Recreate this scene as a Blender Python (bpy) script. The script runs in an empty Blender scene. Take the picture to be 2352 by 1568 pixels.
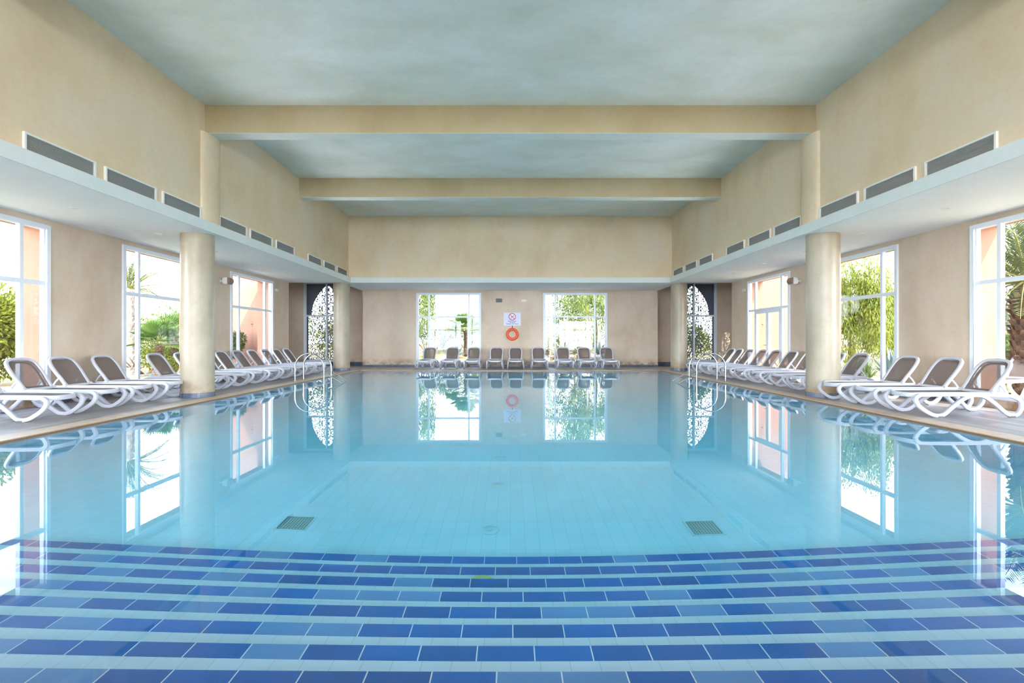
import bpy, bmesh, math, random
from mathutils import Vector, Matrix
PI = math.pi
S = bpy.context.scene
C = S.collection
random.seed(7)

# ------------------------------------------------------------------ camera, sky, sun, exposure
EYE = 1.22            # eye above the deck
FPX = 1170.0          # focal length in pixels of the 2352 wide frame
cam_d = bpy.data.cameras.new('camera')
cam = bpy.data.objects.new('camera', cam_d)
C.objects.link(cam)
cam.location = (0, 0, EYE)
cam.rotation_euler = (PI / 2, 0, 0)
cam_d.sensor_width = 36.0
cam_d.lens = FPX / 2352 * 36
cam_d.shift_x = 4.0 / 2352
cam_d.shift_y = -2.5 / 2352
cam_d.clip_start = 0.05
cam_d.clip_end = 400
S.camera = cam

SKY = 4.6
w = bpy.data.worlds.new('sky')
S.world = w
w.use_nodes = True
nt = w.node_tree
nt.nodes.clear()
wo = nt.nodes.new('ShaderNodeOutputWorld')
bg = nt.nodes.new('ShaderNodeBackground')
tc = nt.nodes.new('ShaderNodeTexCoord')
sep = nt.nodes.new('ShaderNodeSeparateXYZ')
cr = nt.nodes.new('ShaderNodeValToRGB')
nt.links.new(tc.outputs['Generated'], sep.inputs[0])
nt.links.new(sep.outputs['Z'], cr.inputs[0])
# the sun stands behind the camera, so the sky is brighter on that side
c2 = nt.nodes.new('ShaderNodeValToRGB')
mr = nt.nodes.new('ShaderNodeMapRange')
mr.inputs[1].default_value = -1.0
mr.inputs[2].default_value = 1.0
nt.links.new(sep.outputs['Y'], mr.inputs[0])
nt.links.new(mr.outputs[0], c2.inputs[0])
c2.color_ramp.elements[0].position = 0.25
c2.color_ramp.elements[0].color = (1.5, 1.5, 1.5, 1)
c2.color_ramp.elements[1].position = 0.85
c2.color_ramp.elements[1].color = (0.42, 0.42, 0.42, 1)
mu = nt.nodes.new('ShaderNodeMix')
mu.data_type = 'RGBA'
mu.blend_type = 'MULTIPLY'
mu.inputs[0].default_value = 1.0
nt.links.new(cr.outputs[0], mu.inputs[6])
nt.links.new(c2.outputs[0], mu.inputs[7])
nt.links.new(mu.outputs[2], bg.inputs['Color'])
nt.links.new(bg.outputs[0], wo.inputs[0])
# clear midday sky: bright pale horizon, deeper and dimmer towards the zenith
cr.color_ramp.elements[0].position = 0.0
cr.color_ramp.elements[0].color = (0.86, 0.93, 1.0, 1)
cr.color_ramp.elements[1].position = 0.62
cr.color_ramp.elements[1].color = (0.08, 0.13, 0.22, 1)
e1 = cr.color_ramp.elements.new(0.30)
e1.color = (0.72, 0.85, 1.0, 1)
bg.inputs['Strength'].default_value = SKY

sun_d = bpy.data.lights.new('sun', 'SUN')
sun = bpy.data.objects.new('sun', sun_d)
C.objects.link(sun)
sun_d.energy = 2.8
sun_d.angle = math.radians(0.6)
sun_d.color = (1.0, 0.93, 0.82)
sun.rotation_euler = Vector((-0.5, 0.95, -1.0)).to_track_quat('-Z', 'Y').to_euler()

S.view_settings.view_transform = 'Standard'
S.view_settings.look = 'None'
S.view_settings.gamma = 1.0
S.view_settings.use_curve_mapping = False
S.view_settings.exposure = 2.15
cy = S.cycles
cy.use_denoising = True
try:
    cy.denoiser = 'OPENIMAGEDENOISE'
except Exception:
    pass
cy.max_bounces = 10
cy.diffuse_bounces = 6
cy.glossy_bounces = 5
cy.transmission_bounces = 8
cy.transparent_max_bounces = 16
cy.volume_bounces = 0
cy.caustics_reflective = False
cy.caustics_refractive = True
cy.sample_clamp_indirect = 8.0
cy.blur_glossy = 0.5


# ------------------------------------------------------------------ helpers
class MB:
    def __init__(s):
        s.v = []
        s.f = []
        s.m = []
        s.cur = 0

    def add(s, vs, fs):
        o = len(s.v)
        s.v += [tuple(p) for p in vs]
        s.f += [tuple(i + o for i in f) for f in fs]
        s.m += [s.cur] * len(fs)
        return s

    def box(s, x0, x1, y0, y1, z0, z1):
        if x0 > x1: x0, x1 = x1, x0
        if y0 > y1: y0, y1 = y1, y0
        if z0 > z1: z0, z1 = z1, z0
        return s.add([(x0, y0, z0), (x1, y0, z0), (x1, y1, z0), (x0, y1, z0), (x0, y0, z1), (x1, y0, z1), (x1, y1, z1), (x0, y1, z1)],
                     [(0, 3, 2, 1), (4, 5, 6, 7), (0, 1, 5, 4), (1, 2, 6, 5), (2, 3, 7, 6), (3, 0, 4, 7)])

    def quad(s, a, b, c, d):
        return s.add([a, b, c, d], [(0, 1, 2, 3)])

    def tube(s, pts, r, n=8, closed=False, r1=None):
        pts = [Vector(p) for p in pts]
        N = len(pts)
        vs, fs = [], []
        prev = None
        for i, p in enumerate(pts):
            if closed:
                t = (pts[(i + 1) % N] - pts[i - 1])
            else:
                t = pts[min(i + 1, N - 1)] - pts[max(i - 1, 0)]
            t.normalize()
            if prev is None:
                a = Vector((0, 0, 1)) if abs(t.z) < 0.9 else Vector((1, 0, 0))
                u = t.cross(a).normalized()
            else:
                u = (prev - t * prev.dot(t)).normalized()
            prev = u
            vv = t.cross(u)
            rr = r if r1 is None else r + (r1 - r) * i / max(1, N - 1)
            for k in range(n):
                an = 2 * PI * k / n
                vs.append(p + u * math.cos(an) * rr + vv * math.sin(an) * rr)
        M = N if closed else N - 1
        for i in range(M):
            for k in range(n):
                a = i * n + k
                b = i * n + (k + 1) % n
                c = ((i + 1) % N) * n + (k + 1) % n
                d = ((i + 1) % N) * n + k
                fs.append((a, b, c, d))
        if not closed:
            fs.append(tuple(range(n))[::-1])
            fs.append(tuple((N - 1) * n + k for k in range(n)))
        return s.add(vs, fs)

    def ribbon(s, pts, side, wi, th, closed=False, rnd=0.3):
        """sweep a rounded rectangle: th in the plane of the path, wi along `side`"""
        pts = [Vector(p) for p in pts]
        side = Vector(side).normalized()
        N = len(pts)
        hw, ht = wi / 2, th / 2
        r = min(hw, ht) * rnd * 2
        sec = []
        for sx, sy, a0 in ((1, 1, 0), (-1, 1, 90), (-1, -1, 180), (1, -1, 270)):
            for a in (0, 45, 90):
                an = math.radians(a0 + a)
                sec.append((sx * (hw - r) + math.cos(an) * r, sy * (ht - r) + math.sin(an) * r))
        n = len(sec)
        vs, fs = [], []
        for i, p in enumerate(pts):
            if closed:
                t = (pts[(i + 1) % N] - pts[i - 1])
            else:
                t = pts[min(i + 1, N - 1)] - pts[max(i - 1, 0)]
            t.normalize()
            u = (side - t * side.dot(t)).normalized()
            v = t.cross(u)
            for a, b in sec:
                vs.append(p + u * a + v * b)
        M = N if closed else N - 1
        for i in range(M):
            for k in range(n):
                fs.append((i * n + k, i * n + (k + 1) % n, ((i + 1) % N) * n + (k + 1) % n, ((i + 1) % N) * n + k))
        if not closed:
            fs.append(tuple(range(n))[::-1])
            fs.append(tuple((N - 1) * n + k for k in range(n)))
        return s.add(vs, fs)

    def lathe(s, prof, cx=0, cy=0, n=32, ax='z', sx=1, sy=1):
        vs, fs = [], []
        for r, h in prof:
            for k in range(n):
                a = 2 * PI * k / n
                x, y = r * math.cos(a) * sx, r * math.sin(a) * sy
                if ax == 'z':
                    vs.append((cx + x, cy + y, h))
                elif ax == 'y':
                    vs.append((cx + x, h, cy + y))
                else:
                    vs.append((h, cx + x, cy + y))
        for i in range(len(prof) - 1):
            for k in range(n):
                fs.append((i * n + k, i * n + (k + 1) % n, (i + 1) * n + (k + 1) % n, (i + 1) * n + k))
        fs.append(tuple(range(n))[::-1])
        fs.append(tuple((len(prof) - 1) * n + k for k in range(n)))
        return s.add(vs, fs)

    def build(s, name, mats, parent=None, smooth=False, recalc=True, bevel=0):
        me = bpy.data.meshes.new(name)
        me.from_pydata(s.v, [], s.f)
        if not isinstance(mats, (list, tuple)):
            mats = [mats]
        for m in mats:
            me.materials.append(m)
        if len(mats) > 1:
            me.polygons.foreach_set('material_index', s.m)
        if recalc or bevel:
            bm = bmesh.new()
            bm.from_mesh(me)
            if bevel:
                bmesh.ops.remove_doubles(bm, verts=bm.verts, dist=1e-5)
            bmesh.ops.recalc_face_normals(bm, faces=bm.faces)
            if bevel:
                bmesh.ops.bevel(bm, geom=[e for e in bm.edges if len(e.link_faces) == 2 and e.calc_face_angle(0) > 0.6], offset=bevel, segments=2, affect='EDGES', profile=0.5)
            bm.to_mesh(me)
            bm.free()
        if smooth:
            me.polygons.foreach_set('use_smooth', [True] * len(me.polygons))
            try:
                me.set_sharp_from_angle(angle=math.radians(40))
            except Exception:
                pass
        me.update()
        o = bpy.data.objects.new(name, me)
        C.objects.link(o)
        if parent is not None:
            o.parent = parent
        return o


def cat(pts, n=5, closed=False):
    """Catmull-Rom smoothing"""
    P = [Vector(p) for p in pts]
    N = len(P)
    out = []
    for i in range(N if closed else N - 1):
        p0 = P[i - 1] if (closed or i > 0) else P[0]
        p1 = P[i]
        p2 = P[(i + 1) % N]
        p3 = P[(i + 2) % N] if (closed or i + 2 < N) else P[N - 1]
        for k in range(n):
            t = k / n
            out.append(0.5 * ((2 * p1) + (p2 - p0) * t + (2 * p0 - 5 * p1 + 4 * p2 - p3) * t * t + (-p0 + 3 * p1 - 3 * p2 + p3) * t ** 3))
    if not closed:
        out.append(P[-1])
    return out


def tag(o, label=None, category=None, group=None, kind=None):
    if label: o['label'] = label
    if category: o['category'] = category
    if group: o['group'] = group
    if kind: o['kind'] = kind
    return o


def empty(name, loc=(0, 0, 0), rz=0, label=None, category=None, group=None, kind=None):
    o = bpy.data.objects.new(name, None)
    o.empty_display_size = 0.1
    C.objects.link(o)
    o.location = loc
    o.rotation_euler = (0, 0, rz)
    return tag(o, label, category, group, kind)


def copy_tree(o, parent=None):
    c = o.copy()
    C.objects.link(c)
    if parent is not None:
        c.parent = parent
    for ch in list(o.children):
        copy_tree(ch, c)
    return c


def struct(mb, name, mats, **k):
    o = mb.build(name, mats, **k)
    o['kind'] = 'structure'
    return o


# ------------------------------------------------------------------ materials
def mat(name, col=(0.8, 0.8, 0.8), rough=0.5, metal=0.0, spec=0.5):
    m = bpy.data.materials.new(name)
    m.use_nodes = True
    b = m.node_tree.nodes['Principled BSDF']
    b.inputs['Base Color'].default_value = (*col, 1)
    b.inputs['Roughness'].default_value = rough
    b.inputs['Metallic'].default_value = metal
    b.inputs['Specular IOR Level'].default_value = spec
    return m


def N(m, t, **k):
    n = m.node_tree.nodes.new(t)
    for a, b in k.items():
        setattr(n, a, b)
    return n


def L(m, a, b):
    m.node_tree.links.new(a, b)


def coords(m, scale=(1, 1, 1), loc=(0, 0, 0)):
    g = N(m, 'ShaderNodeNewGeometry')
    mp = N(m, 'ShaderNodeMapping')
    mp.inputs['Scale'].default_value = scale
    mp.inputs['Location'].default_value = loc
    L(m, g.outputs['Position'], mp.inputs[0])
    return mp.outputs[0]


def ramp(m, fac, stops):
    r = N(m, 'ShaderNodeValToRGB')
    e = r.color_ramp.elements
    while len(e) < len(stops):
        e.new(0.5)
    for el, (p, c) in zip(e, stops):
        el.position = p
        el.color = (*c, 1)
    L(m, fac, r.inputs[0])
    return r.outputs[0]


def noise(m, vec, sc, det=4, rough=0.55, dist=0.0):
    n = N(m, 'ShaderNodeTexNoise')
    n.inputs['Scale'].default_value = sc
    n.inputs['Detail'].default_value = det
    n.inputs['Roughness'].default_value = rough
    n.inputs['Distortion'].default_value = dist
    L(m, vec, n.inputs['Vector'])
    return n.outputs['Fac']


def mth(m, op, a, b=None, c=None):
    n = N(m, 'ShaderNodeMath', operation=op)
    for i, x in enumerate((a, b, c)):
        if x is None: continue
        if isinstance(x, (int, float)):
            n.inputs[i].default_value = x
        else:
            L(m, x, n.inputs[i])
    return n.outputs[0]


def mixc(m, f, a, b):
    n = N(m, 'ShaderNodeMix', data_type='RGBA')
    for i, x in ((0, f), (6, a), (7, b)):
        if isinstance(x, (int, float)):
            n.inputs[i].default_value = x
        elif isinstance(x, tuple):
            n.inputs[i].default_value = (*x, 1)
        else:
            L(m, x, n.inputs[i])
    return n.outputs[2]


def bsdf(m):
    return m.node_tree.nodes['Principled BSDF']


def plaster(name, a, b, c, rough=0.6, sc=(0.5, 0.5, 0.35), bump=0.15, spec=0.35, stains=False):
    m = mat(name, a, rough, 0, spec)
    v = coords(m, sc)
    n1 = noise(m, v, 1.6, 5, 0.6, 0.25)
    col = ramp(m, n1, [(0.32, a), (0.5, b), (0.68, c)])
    n2 = noise(m, coords(m), 9.0, 6, 0.65)
    col = mixc(m, mth(m, 'MULTIPLY', ramp(m, n2, [(0.4, (0, 0, 0)), (0.75, (1, 1, 1))]), 0.22), col, tuple(x * 0.86 for x in a))
    if stains:   # damp ochre marks just above the baseboards
        g = N(m, 'ShaderNodeNewGeometry')
        s = N(m, 'ShaderNodeSeparateXYZ')
        L(m, g.outputs['Position'], s.inputs[0])
        hgt = N(m, 'ShaderNodeMapRange')
        hgt.inputs[1].default_value = 0.12
        hgt.inputs[2].default_value = 0.42
        hgt.inputs[3].default_value = 0.85
        hgt.inputs[4].default_value = 0.0
        L(m, s.outputs[2], hgt.inputs[0])
        n3 = noise(m, coords(m, (2.2, 2.2, 3.0)), 1.3, 4, 0.6)
        f = mth(m, 'MULTIPLY', hgt.outputs[0], ramp(m, n3, [(0.42, (0, 0, 0)), (0.6, (1, 1, 1))]))
        col = mixc(m, f, col, (0.28, 0.15, 0.06))
    L(m, col, bsdf(m).inputs['Base Color'])
    bp = N(m, 'ShaderNodeBump')
    bp.inputs['Strength'].default_value = bump
    bp.inputs['Distance'].default_value = 0.01
    L(m, noise(m, coords(m), 14.0, 5, 0.6), bp.inputs['Height'])
    L(m, bp.outputs[0], bsdf(m).inputs['Normal'])
    return m


M = {}
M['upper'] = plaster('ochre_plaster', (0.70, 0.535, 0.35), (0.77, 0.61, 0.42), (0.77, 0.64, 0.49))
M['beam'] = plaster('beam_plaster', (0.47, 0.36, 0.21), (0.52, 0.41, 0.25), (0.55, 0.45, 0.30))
M['wall'] = plaster('sand_plaster', (0.56, 0.425, 0.31), (0.65, 0.51, 0.39), (0.70, 0.57, 0.45), rough=0.5, stains=True)
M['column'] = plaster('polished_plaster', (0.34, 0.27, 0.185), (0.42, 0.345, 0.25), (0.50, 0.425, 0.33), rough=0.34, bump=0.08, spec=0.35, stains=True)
M['ceiling'] = plaster('ceiling_plaster', (0.64, 0.63, 0.53), (0.72, 0.71, 0.63), (0.79, 0.78, 0.73), sc=(0.35, 0.6, 1))
M['white'] = plaster('white_paint', (0.92, 0.91, 0.90), (0.93, 0.92, 0.92), (0.94, 0.94, 0.93), rough=0.7, bump=0.03, spec=0.2)
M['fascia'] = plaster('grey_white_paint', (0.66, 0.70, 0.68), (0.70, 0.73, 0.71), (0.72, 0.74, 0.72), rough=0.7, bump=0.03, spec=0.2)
M['terra'] = plaster('terracotta_render', (0.29, 0.14, 0.09), (0.32, 0.16, 0.105), (0.34, 0.18, 0.12), rough=0.85, bump=0.2, spec=0.1)
M['frame'] = mat('window_frame_white', (0.74, 0.77, 0.84), 0.35)
M['plastic'] = mat('white_resin', (0.53, 0.52, 0.57), 0.36)
M['plastic2'] = mat('taupe_resin', (0.33, 0.26, 0.23), 0.4)
M['pad'] = mat('foot_rubber', (0.16, 0.15, 0.12), 0.7)
M['steel'] = mat('stainless_steel', (0.52, 0.51, 0.50), 0.2, 1.0)
M['dark'] = mat('dark_plastic', (0.05, 0.06, 0.08), 0.4)
M['orange'] = mat('orange_buoy', (0.85, 0.10, 0.03), 0.45)
M['sign'] = mat('sign_board', (0.64, 0.64, 0.80), 0.4)
M['red'] = mat('sign_red', (0.62, 0.01, 0.05), 0.4)
M['ink'] = mat('sign_ink', (0.03, 0.03, 0.05), 0.5)
M['device'] = mat('device_white', (0.80, 0.78, 0.74), 0.4)
M['grille'] = mat('brown_grille', (0.28, 0.18, 0.14), 0.6)
M['bronze'] = mat('bronze_decal', (0.40, 0.22, 0.10), 0.4, 0.3)
M['vslat'] = mat('vent_slat', (0.72, 0.72, 0.70), 0.4)
M['vback'] = mat('vent_inside', (0.42, 0.42, 0.41), 0.8)
M['lens'] = mat('lamp_lens', (0.95, 0.95, 0.95), 0.2)
M['pot'] = mat('pot_grey', (0.55, 0.50, 0.46), 0.7)
M['potdark'] = mat('pot_black', (0.03, 0.03, 0.035), 0.4)
M['greendisc'] = mat('inlet_yellow', (0.50, 0.56, 0.22), 0.5)
M['inlet'] = mat('inlet_grey', (0.42, 0.58, 0.66), 0.5)
M['drain'] = mat('drain_grey', (0.16, 0.22, 0.22), 0.5)
M['curb'] = mat('kerb_stone', (0.55, 0.50, 0.44), 0.8)
M['pole'] = mat('pole_metal', (0.20, 0.20, 0.22), 0.5)


# woven fabric of the loungers: taupe, lets some light through
def fabric():
    m = mat('woven_sling', (0.165, 0.125, 0.112), 0.65, 0, 0.3)
    out = m.node_tree.nodes['Material Output']
    tr = N(m, 'ShaderNodeBsdfTransparent')
    mx = N(m, 'ShaderNodeMixShader')
    mx.inputs[0].default_value = 0.14
    L(m, bsdf(m).outputs[0], mx.inputs[1])
    L(m, tr.outputs[0], mx.inputs[2])
    L(m, mx.outputs[0], out.inputs[0])
    return m


M['sling'] = fabric()


def deck():
    m = mat('wood_look_deck', (0.3, 0.25, 0.22), 0.42, 0, 0.5)
    g = N(m, 'ShaderNodeNewGeometry')
    s = N(m, 'ShaderNodeSeparateXYZ')
    L(m, g.outputs['Position'], s.inputs[0])
    u = mth(m, 'DIVIDE', s.outputs[0], 0.15)
    row = mth(m, 'FLOOR', u)
    fr = mth(m, 'FRACT', u)
    wn = N(m, 'ShaderNodeTexWhiteNoise', noise_dimensions='1D')
    L(m, row, wn.inputs['W'])
    v = mth(m, 'ADD', mth(m, 'DIVIDE', s.outputs[1], 1.2), mth(m, 'MULTIPLY', wn.outputs['Value'], 5.0))
    frv = mth(m, 'FRACT', v)
    wn2 = N(m, 'ShaderNodeTexWhiteNoise', noise_dimensions='2D')
    cmb = N(m, 'ShaderNodeCombineXYZ')
    L(m, row, cmb.inputs[0])
    L(m, mth(m, 'FLOOR', v), cmb.inputs[1])
    L(m, cmb.outputs[0], wn2.inputs['Vector'])
    grain = noise(m, coords(m, (26, 1.1, 1)), 1.0, 4, 0.6)
    f = mth(m, 'ADD', mth(m, 'MULTIPLY', wn2.outputs['Value'], 0.45), mth(m, 'MULTIPLY', grain, 0.55))
    col = ramp(m, f, [(0.15, (0.21, 0.185, 0.18)), (0.5, (0.31, 0.275, 0.26)), (0.85, (0.41, 0.37, 0.345))])
    j = mth(m, 'MAXIMUM', mth(m, 'LESS_THAN', fr, 0.03), mth(m, 'LESS_THAN', frv, 0.004))
    col = mixc(m, j, col, (0.09, 0.07, 0.065))
    L(m, col, bsdf(m).inputs['Base Color'])
    return m


def coping():
    m = mat('tan_coping', (0.5, 0.38, 0.28), 0.45)
    g = coords(m, (3, 3, 1))
    col = ramp(m, noise(m, g, 2.5, 4), [(0.3, (0.46, 0.33, 0.23)), (0.7, (0.60, 0.46, 0.34))])
    L(m, col, bsdf(m).inputs['Base Color'])
    return m


M['deck'] = deck()
M['coping'] = coping()
M['nose'] = mat('brown_edge', (0.20, 0.11, 0.05), 0.4)


def tiles(name, px, py, col, grout, gw=0.03, var=0.06, alt=None, rough=0.25, axes=(0, 1), shift=0.0):
    m = mat(name, col, rough)
    g = N(m, 'ShaderNodeNewGeometry')
    s = N(m, 'ShaderNodeSeparateXYZ')
    L(m, g.outputs['Position'], s.inputs[0])
    v = mth(m, 'DIVIDE', s.outputs[axes[1]], py)
    fv = mth(m, 'FLOOR', v)
    u = mth(m, 'DIVIDE', s.outputs[axes[0]], px)
    if shift:
        u = mth(m, 'ADD', u, mth(m, 'MULTIPLY', fv, shift))
    fu = mth(m, 'FLOOR', u)
    cmb = N(m, 'ShaderNodeCombineXYZ')
    L(m, fu, cmb.inputs[0])
    L(m, fv, cmb.inputs[1])
    wn = N(m, 'ShaderNodeTexWhiteNoise', noise_dimensions='2D')
    L(m, cmb.outputs[0], wn.inputs['Vector'])
    c = mixc(m, wn.outputs['Value'], tuple(x * (1 - var) for x in col), tuple(min(1, x * (1 + var)) for x in col))
    if alt:
        c = mixc(m, mth(m, 'GREATER_THAN', wn.outputs['Value'], 0.80), c, alt)
        c = mixc(m, mth(m, 'MULTIPLY', noise(m, coords(m), 7.0, 3), 0.12), c, alt)
    j = mth(m, 'MAXIMUM', mth(m, 'LESS_THAN', mth(m, 'FRACT', u), gw), mth(m, 'LESS_THAN', mth(m, 'FRACT', v), gw * px / py if not shift else 0.0))
    c = mixc(m, j, c, grout)
    L(m, c, bsdf(m).inputs['Base Color'])
    return m


POOLCOL = (0.50, 0.66, 0.80)
M['pooltile'] = tiles('pool_floor_tile', 0.13, 0.26, POOLCOL, (0.40, 0.55, 0.69), gw=0.035, var=0.02)
M['poolwall'] = tiles('pool_wall_tile', 0.26, 0.13, POOLCOL, (0.40, 0.52, 0.58), gw=0.03, var=0.02, axes=(1, 2))
M['bluetile'] = tiles('cobalt_nosing_tile', 0.26, 0.30, (0.012, 0.12, 0.42), (0.60, 0.72, 0.78), gw=0.022, var=0.2, alt=(0.10, 0.25, 0.52), shift=0.37)
M['basetile'] = tiles('slate_skirting_tile', 0.3, 0.3, (0.10, 0.12, 0.17), (0.25, 0.27, 0.32), gw=0.02, var=0.2)


def water():
    m = bpy.data.materials.new('pool_water')
    m.use_nodes = True
    m.node_tree.nodes.remove(bsdf(m))
    out = m.node_tree.nodes['Material Output']
    gl = N(m, 'ShaderNodeBsdfGlass')
    gl.inputs['IOR'].default_value = 1.333
    gl.inputs['Roughness'].default_value = 0.0
    bp = N(m, 'ShaderNodeBump')
    bp.inputs['Strength'].default_value = 0.008
    bp.inputs['Distance'].default_value = 0.01
    L(m, noise(m, coords(m, (1.3, 1.3, 1)), 2.2, 2, 0.5), bp.inputs['Height'])
    L(m, bp.outputs[0], gl.inputs['Normal'])
    L(m, gl.outputs[0], out.inputs['Surface'])
    ab = N(m, 'ShaderNodeVolumeAbsorption')
    ab.inputs['Color'].default_value = (0.0, 0.92, 1.0, 1)
    ab.inputs['Density'].default_value = 0.22
    L(m, ab.outputs[0], out.inputs['Volume'])
    return m


M['water'] = water()


def glass():
    m = bpy.data.materials.new('window_glass')
    m.use_nodes = True
    m.node_tree.nodes.remove(bsdf(m))
    out = m.node_tree.nodes['Material Output']
    tr = N(m, 'ShaderNodeBsdfTransparent')
    tr.inputs[0].default_value = (0.97, 0.98, 0.98, 1)
    gg = N(m, 'ShaderNodeBsdfGlossy')
    gg.inputs['Roughness'].default_value = 0.02
    g = N(m, 'ShaderNodeNewGeometry')
    dt = N(m, 'ShaderNodeVectorMath', operation='DOT_PRODUCT')
    L(m, g.outputs['Normal'], dt.inputs[0])
    L(m, g.outputs['Incoming'], dt.inputs[1])
    fz = mth(m, 'POWER', mth(m, 'SUBTRACT', 1.0, mth(m, 'ABSOLUTE', dt.outputs['Value'])), 5.0)
    mx = N(m, 'ShaderNodeMixShader')
    L(m, mth(m, 'ADD', mth(m, 'MULTIPLY', fz, 0.7), 0.02), mx.inputs[0])
    L(m, tr.outputs[0], mx.inputs[1])
    L(m, gg.outputs[0], mx.inputs[2])
    L(m, mx.outputs[0], out.inputs[0])
    return m


M['glass'] = glass()


def lace(name, axis, ctr):
    """pierced screen: arabesque strokes, mirrored about the centre line, inside a pointed arch"""
    m = mat(name, (0.17, 0.19, 0.245), 0.5, 0.1)
    g = N(m, 'ShaderNodeNewGeometry')
    s = N(m, 'ShaderNodeSeparateXYZ')
    L(m, g.outputs['Position'], s.inputs[0])
    x = mth(m, 'ABSOLUTE', mth(m, 'SUBTRACT', s.outputs[axis], ctr))
    z = s.outputs[2]
    # tile the motif every 0.92 m and mirror it as well
    zt = mth(m, 'PINGPONG', z, 0.46)
    cmb = N(m, 'ShaderNodeCombineXYZ')
    L(m, x, cmb.inputs[0])
    L(m, zt, cmb.inputs[1])
    n1 = N(m, 'ShaderNodeTexNoise')
    n1.inputs['Scale'].default_value = 3.4
    n1.inputs['Detail'].default_value = 0.6
    n1.inputs['Distortion'].default_value = 1.2
    L(m, cmb.outputs[0], n1.inputs['Vector'])
    st = mth(m, 'ABSOLUTE', mth(m, 'SUBTRACT', mth(m, 'FRACT', mth(m, 'MULTIPLY', n1.outputs['Fac'], 7.0)), 0.5))
    vo = N(m, 'ShaderNodeTexVoronoi')
    vo.inputs['Scale'].default_value = 6.0
    L(m, cmb.outputs[0], vo.inputs['Vector'])
    ring = mth(m, 'ABSOLUTE', mth(m, 'SUBTRACT', mth(m, 'FRACT', mth(m, 'MULTIPLY', vo.outputs['Distance'], 2.6)), 0.5))
    hole = mth(m, 'GREATER_THAN', mth(m, 'MAXIMUM', mth(m, 'MULTIPLY', st, 1.05), ring), 0.36)
    # arch boundary: full width below the transom, narrower pointed arch above it
    up = mth(m, 'MAXIMUM', mth(m, 'DIVIDE', mth(m, 'SUBTRACT', z, 2.41), 1.53), 0.0)
    wd = mth(m, 'MULTIPLY', mth(m, 'SUBTRACT', 1.0, mth(m, 'POWER', up, 2.2)), 0.77)
    wd = mth(m, 'ADD', wd, mth(m, 'MULTIPLY', mth(m, 'LESS_THAN', z, 2.41), 0.16))
    inside = mth(m, 'MULTIPLY', mth(m, 'LESS_THAN', x, wd), mth(m, 'GREATER_THAN', x, 0.035))
    inside = mth(m, 'MULTIPLY', inside, mth(m, 'GREATER_THAN', z, 0.30))
    f = mth(m, 'MULTIPLY', hole, inside)
    tr = N(m, 'ShaderNodeBsdfTransparent')
    mx = N(m, 'ShaderNodeMixShader')
    out = m.node_tree.nodes['Material Output']
    L(m, f, mx.inputs[0])
    L(m, bsdf(m).outputs[0], mx.inputs[1])
    L(m, tr.outputs[0], mx.inputs[2])
    L(m, mx.outputs[0], out.inputs[0])
    return m


def leafmat(name, a, b, trans=0.35, sc=1.5):
    m = mat(name, a, 0.55, 0, 0.3)
    col = ramp(m, noise(m, coords(m), sc, 3), [(0.35, a), (0.65, b)])
    L(m, col, bsdf(m).inputs['Base Color'])
    tl = N(m, 'ShaderNodeBsdfTranslucent')
    L(m, col, tl.inputs[0])
    mx = N(m, 'ShaderNodeMixShader')
    mx.inputs[0].default_value = trans
    out = m.node_tree.nodes['Material Output']
    L(m, bsdf(m).outputs[0], mx.inputs[1])
    L(m, tl.outputs[0], mx.inputs[2])
    L(m, mx.outputs[0], out.inputs[0])
    return m


M['leafy'] = leafmat('yellow_green_leaves', (0.124, 0.149, 0.012), (0.211, 0.223, 0.019))
M['leafg'] = leafmat('mid_green_leaves', (0.050, 0.087, 0.019), (0.112, 0.149, 0.031))
M['leafp'] = leafmat('pepper_tree_leaves', (0.087, 0.124, 0.025), (0.186, 0.223, 0.037))
M['leafb'] = leafmat('grey_green_leaves', (0.074, 0.105, 0.068), (0.136, 0.167, 0.099))
M['frond'] = leafmat('palm_fronds', (0.068, 0.087, 0.031), (0.136, 0.149, 0.056))
M['fan'] = leafmat('fan_palm_leaves', (0.062, 0.136, 0.019), (0.149, 0.211, 0.037))
M['agave'] = leafmat('agave_leaves', (0.124, 0.198, 0.198), (0.211, 0.273, 0.248), 0.1)
M['agavey'] = leafmat('variegated_leaves', (0.186, 0.223, 0.087), (0.310, 0.310, 0.124), 0.1)
M['yucca'] = leafmat('yucca_leaves', (0.223, 0.223, 0.050), (0.322, 0.310, 0.099), 0.3)
M['bark'] = plaster('palm_bark', (0.07, 0.04, 0.025), (0.13, 0.075, 0.045), (0.22, 0.14, 0.09), rough=0.9, sc=(3, 3, 3))
M['barkpale'] = plaster('pale_bark', (0.30, 0.25, 0.21), (0.40, 0.35, 0.31), (0.50, 0.45, 0.41), rough=0.9, sc=(3, 3, 3))


def groundmat():
    m = mat('garden_ground', (0.3, 0.2, 0.12), 0.95, 0, 0.1)
    n1 = noise(m, coords(m), 0.35, 5, 0.65)
    col = ramp(m, n1, [(0.35, (0.40, 0.25, 0.15)), (0.5, (0.46, 0.33, 0.19)), (0.62, (0.30, 0.31, 0.10))])
    L(m, mixc(m, mth(m, 'MULTIPLY', noise(m, coords(m), 11, 5, 0.7), 0.5), col, (0.22, 0.14, 0.08)), bsdf(m).inputs['Base Color'])
    return m


M['ground'] = groundmat()
M['lawn'] = plaster('dry_lawn', (0.60, 0.48, 0.30), (0.56, 0.47, 0.24), (0.42, 0.44, 0.16), rough=0.95, sc=(1, 1, 1), spec=0.05)

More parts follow.
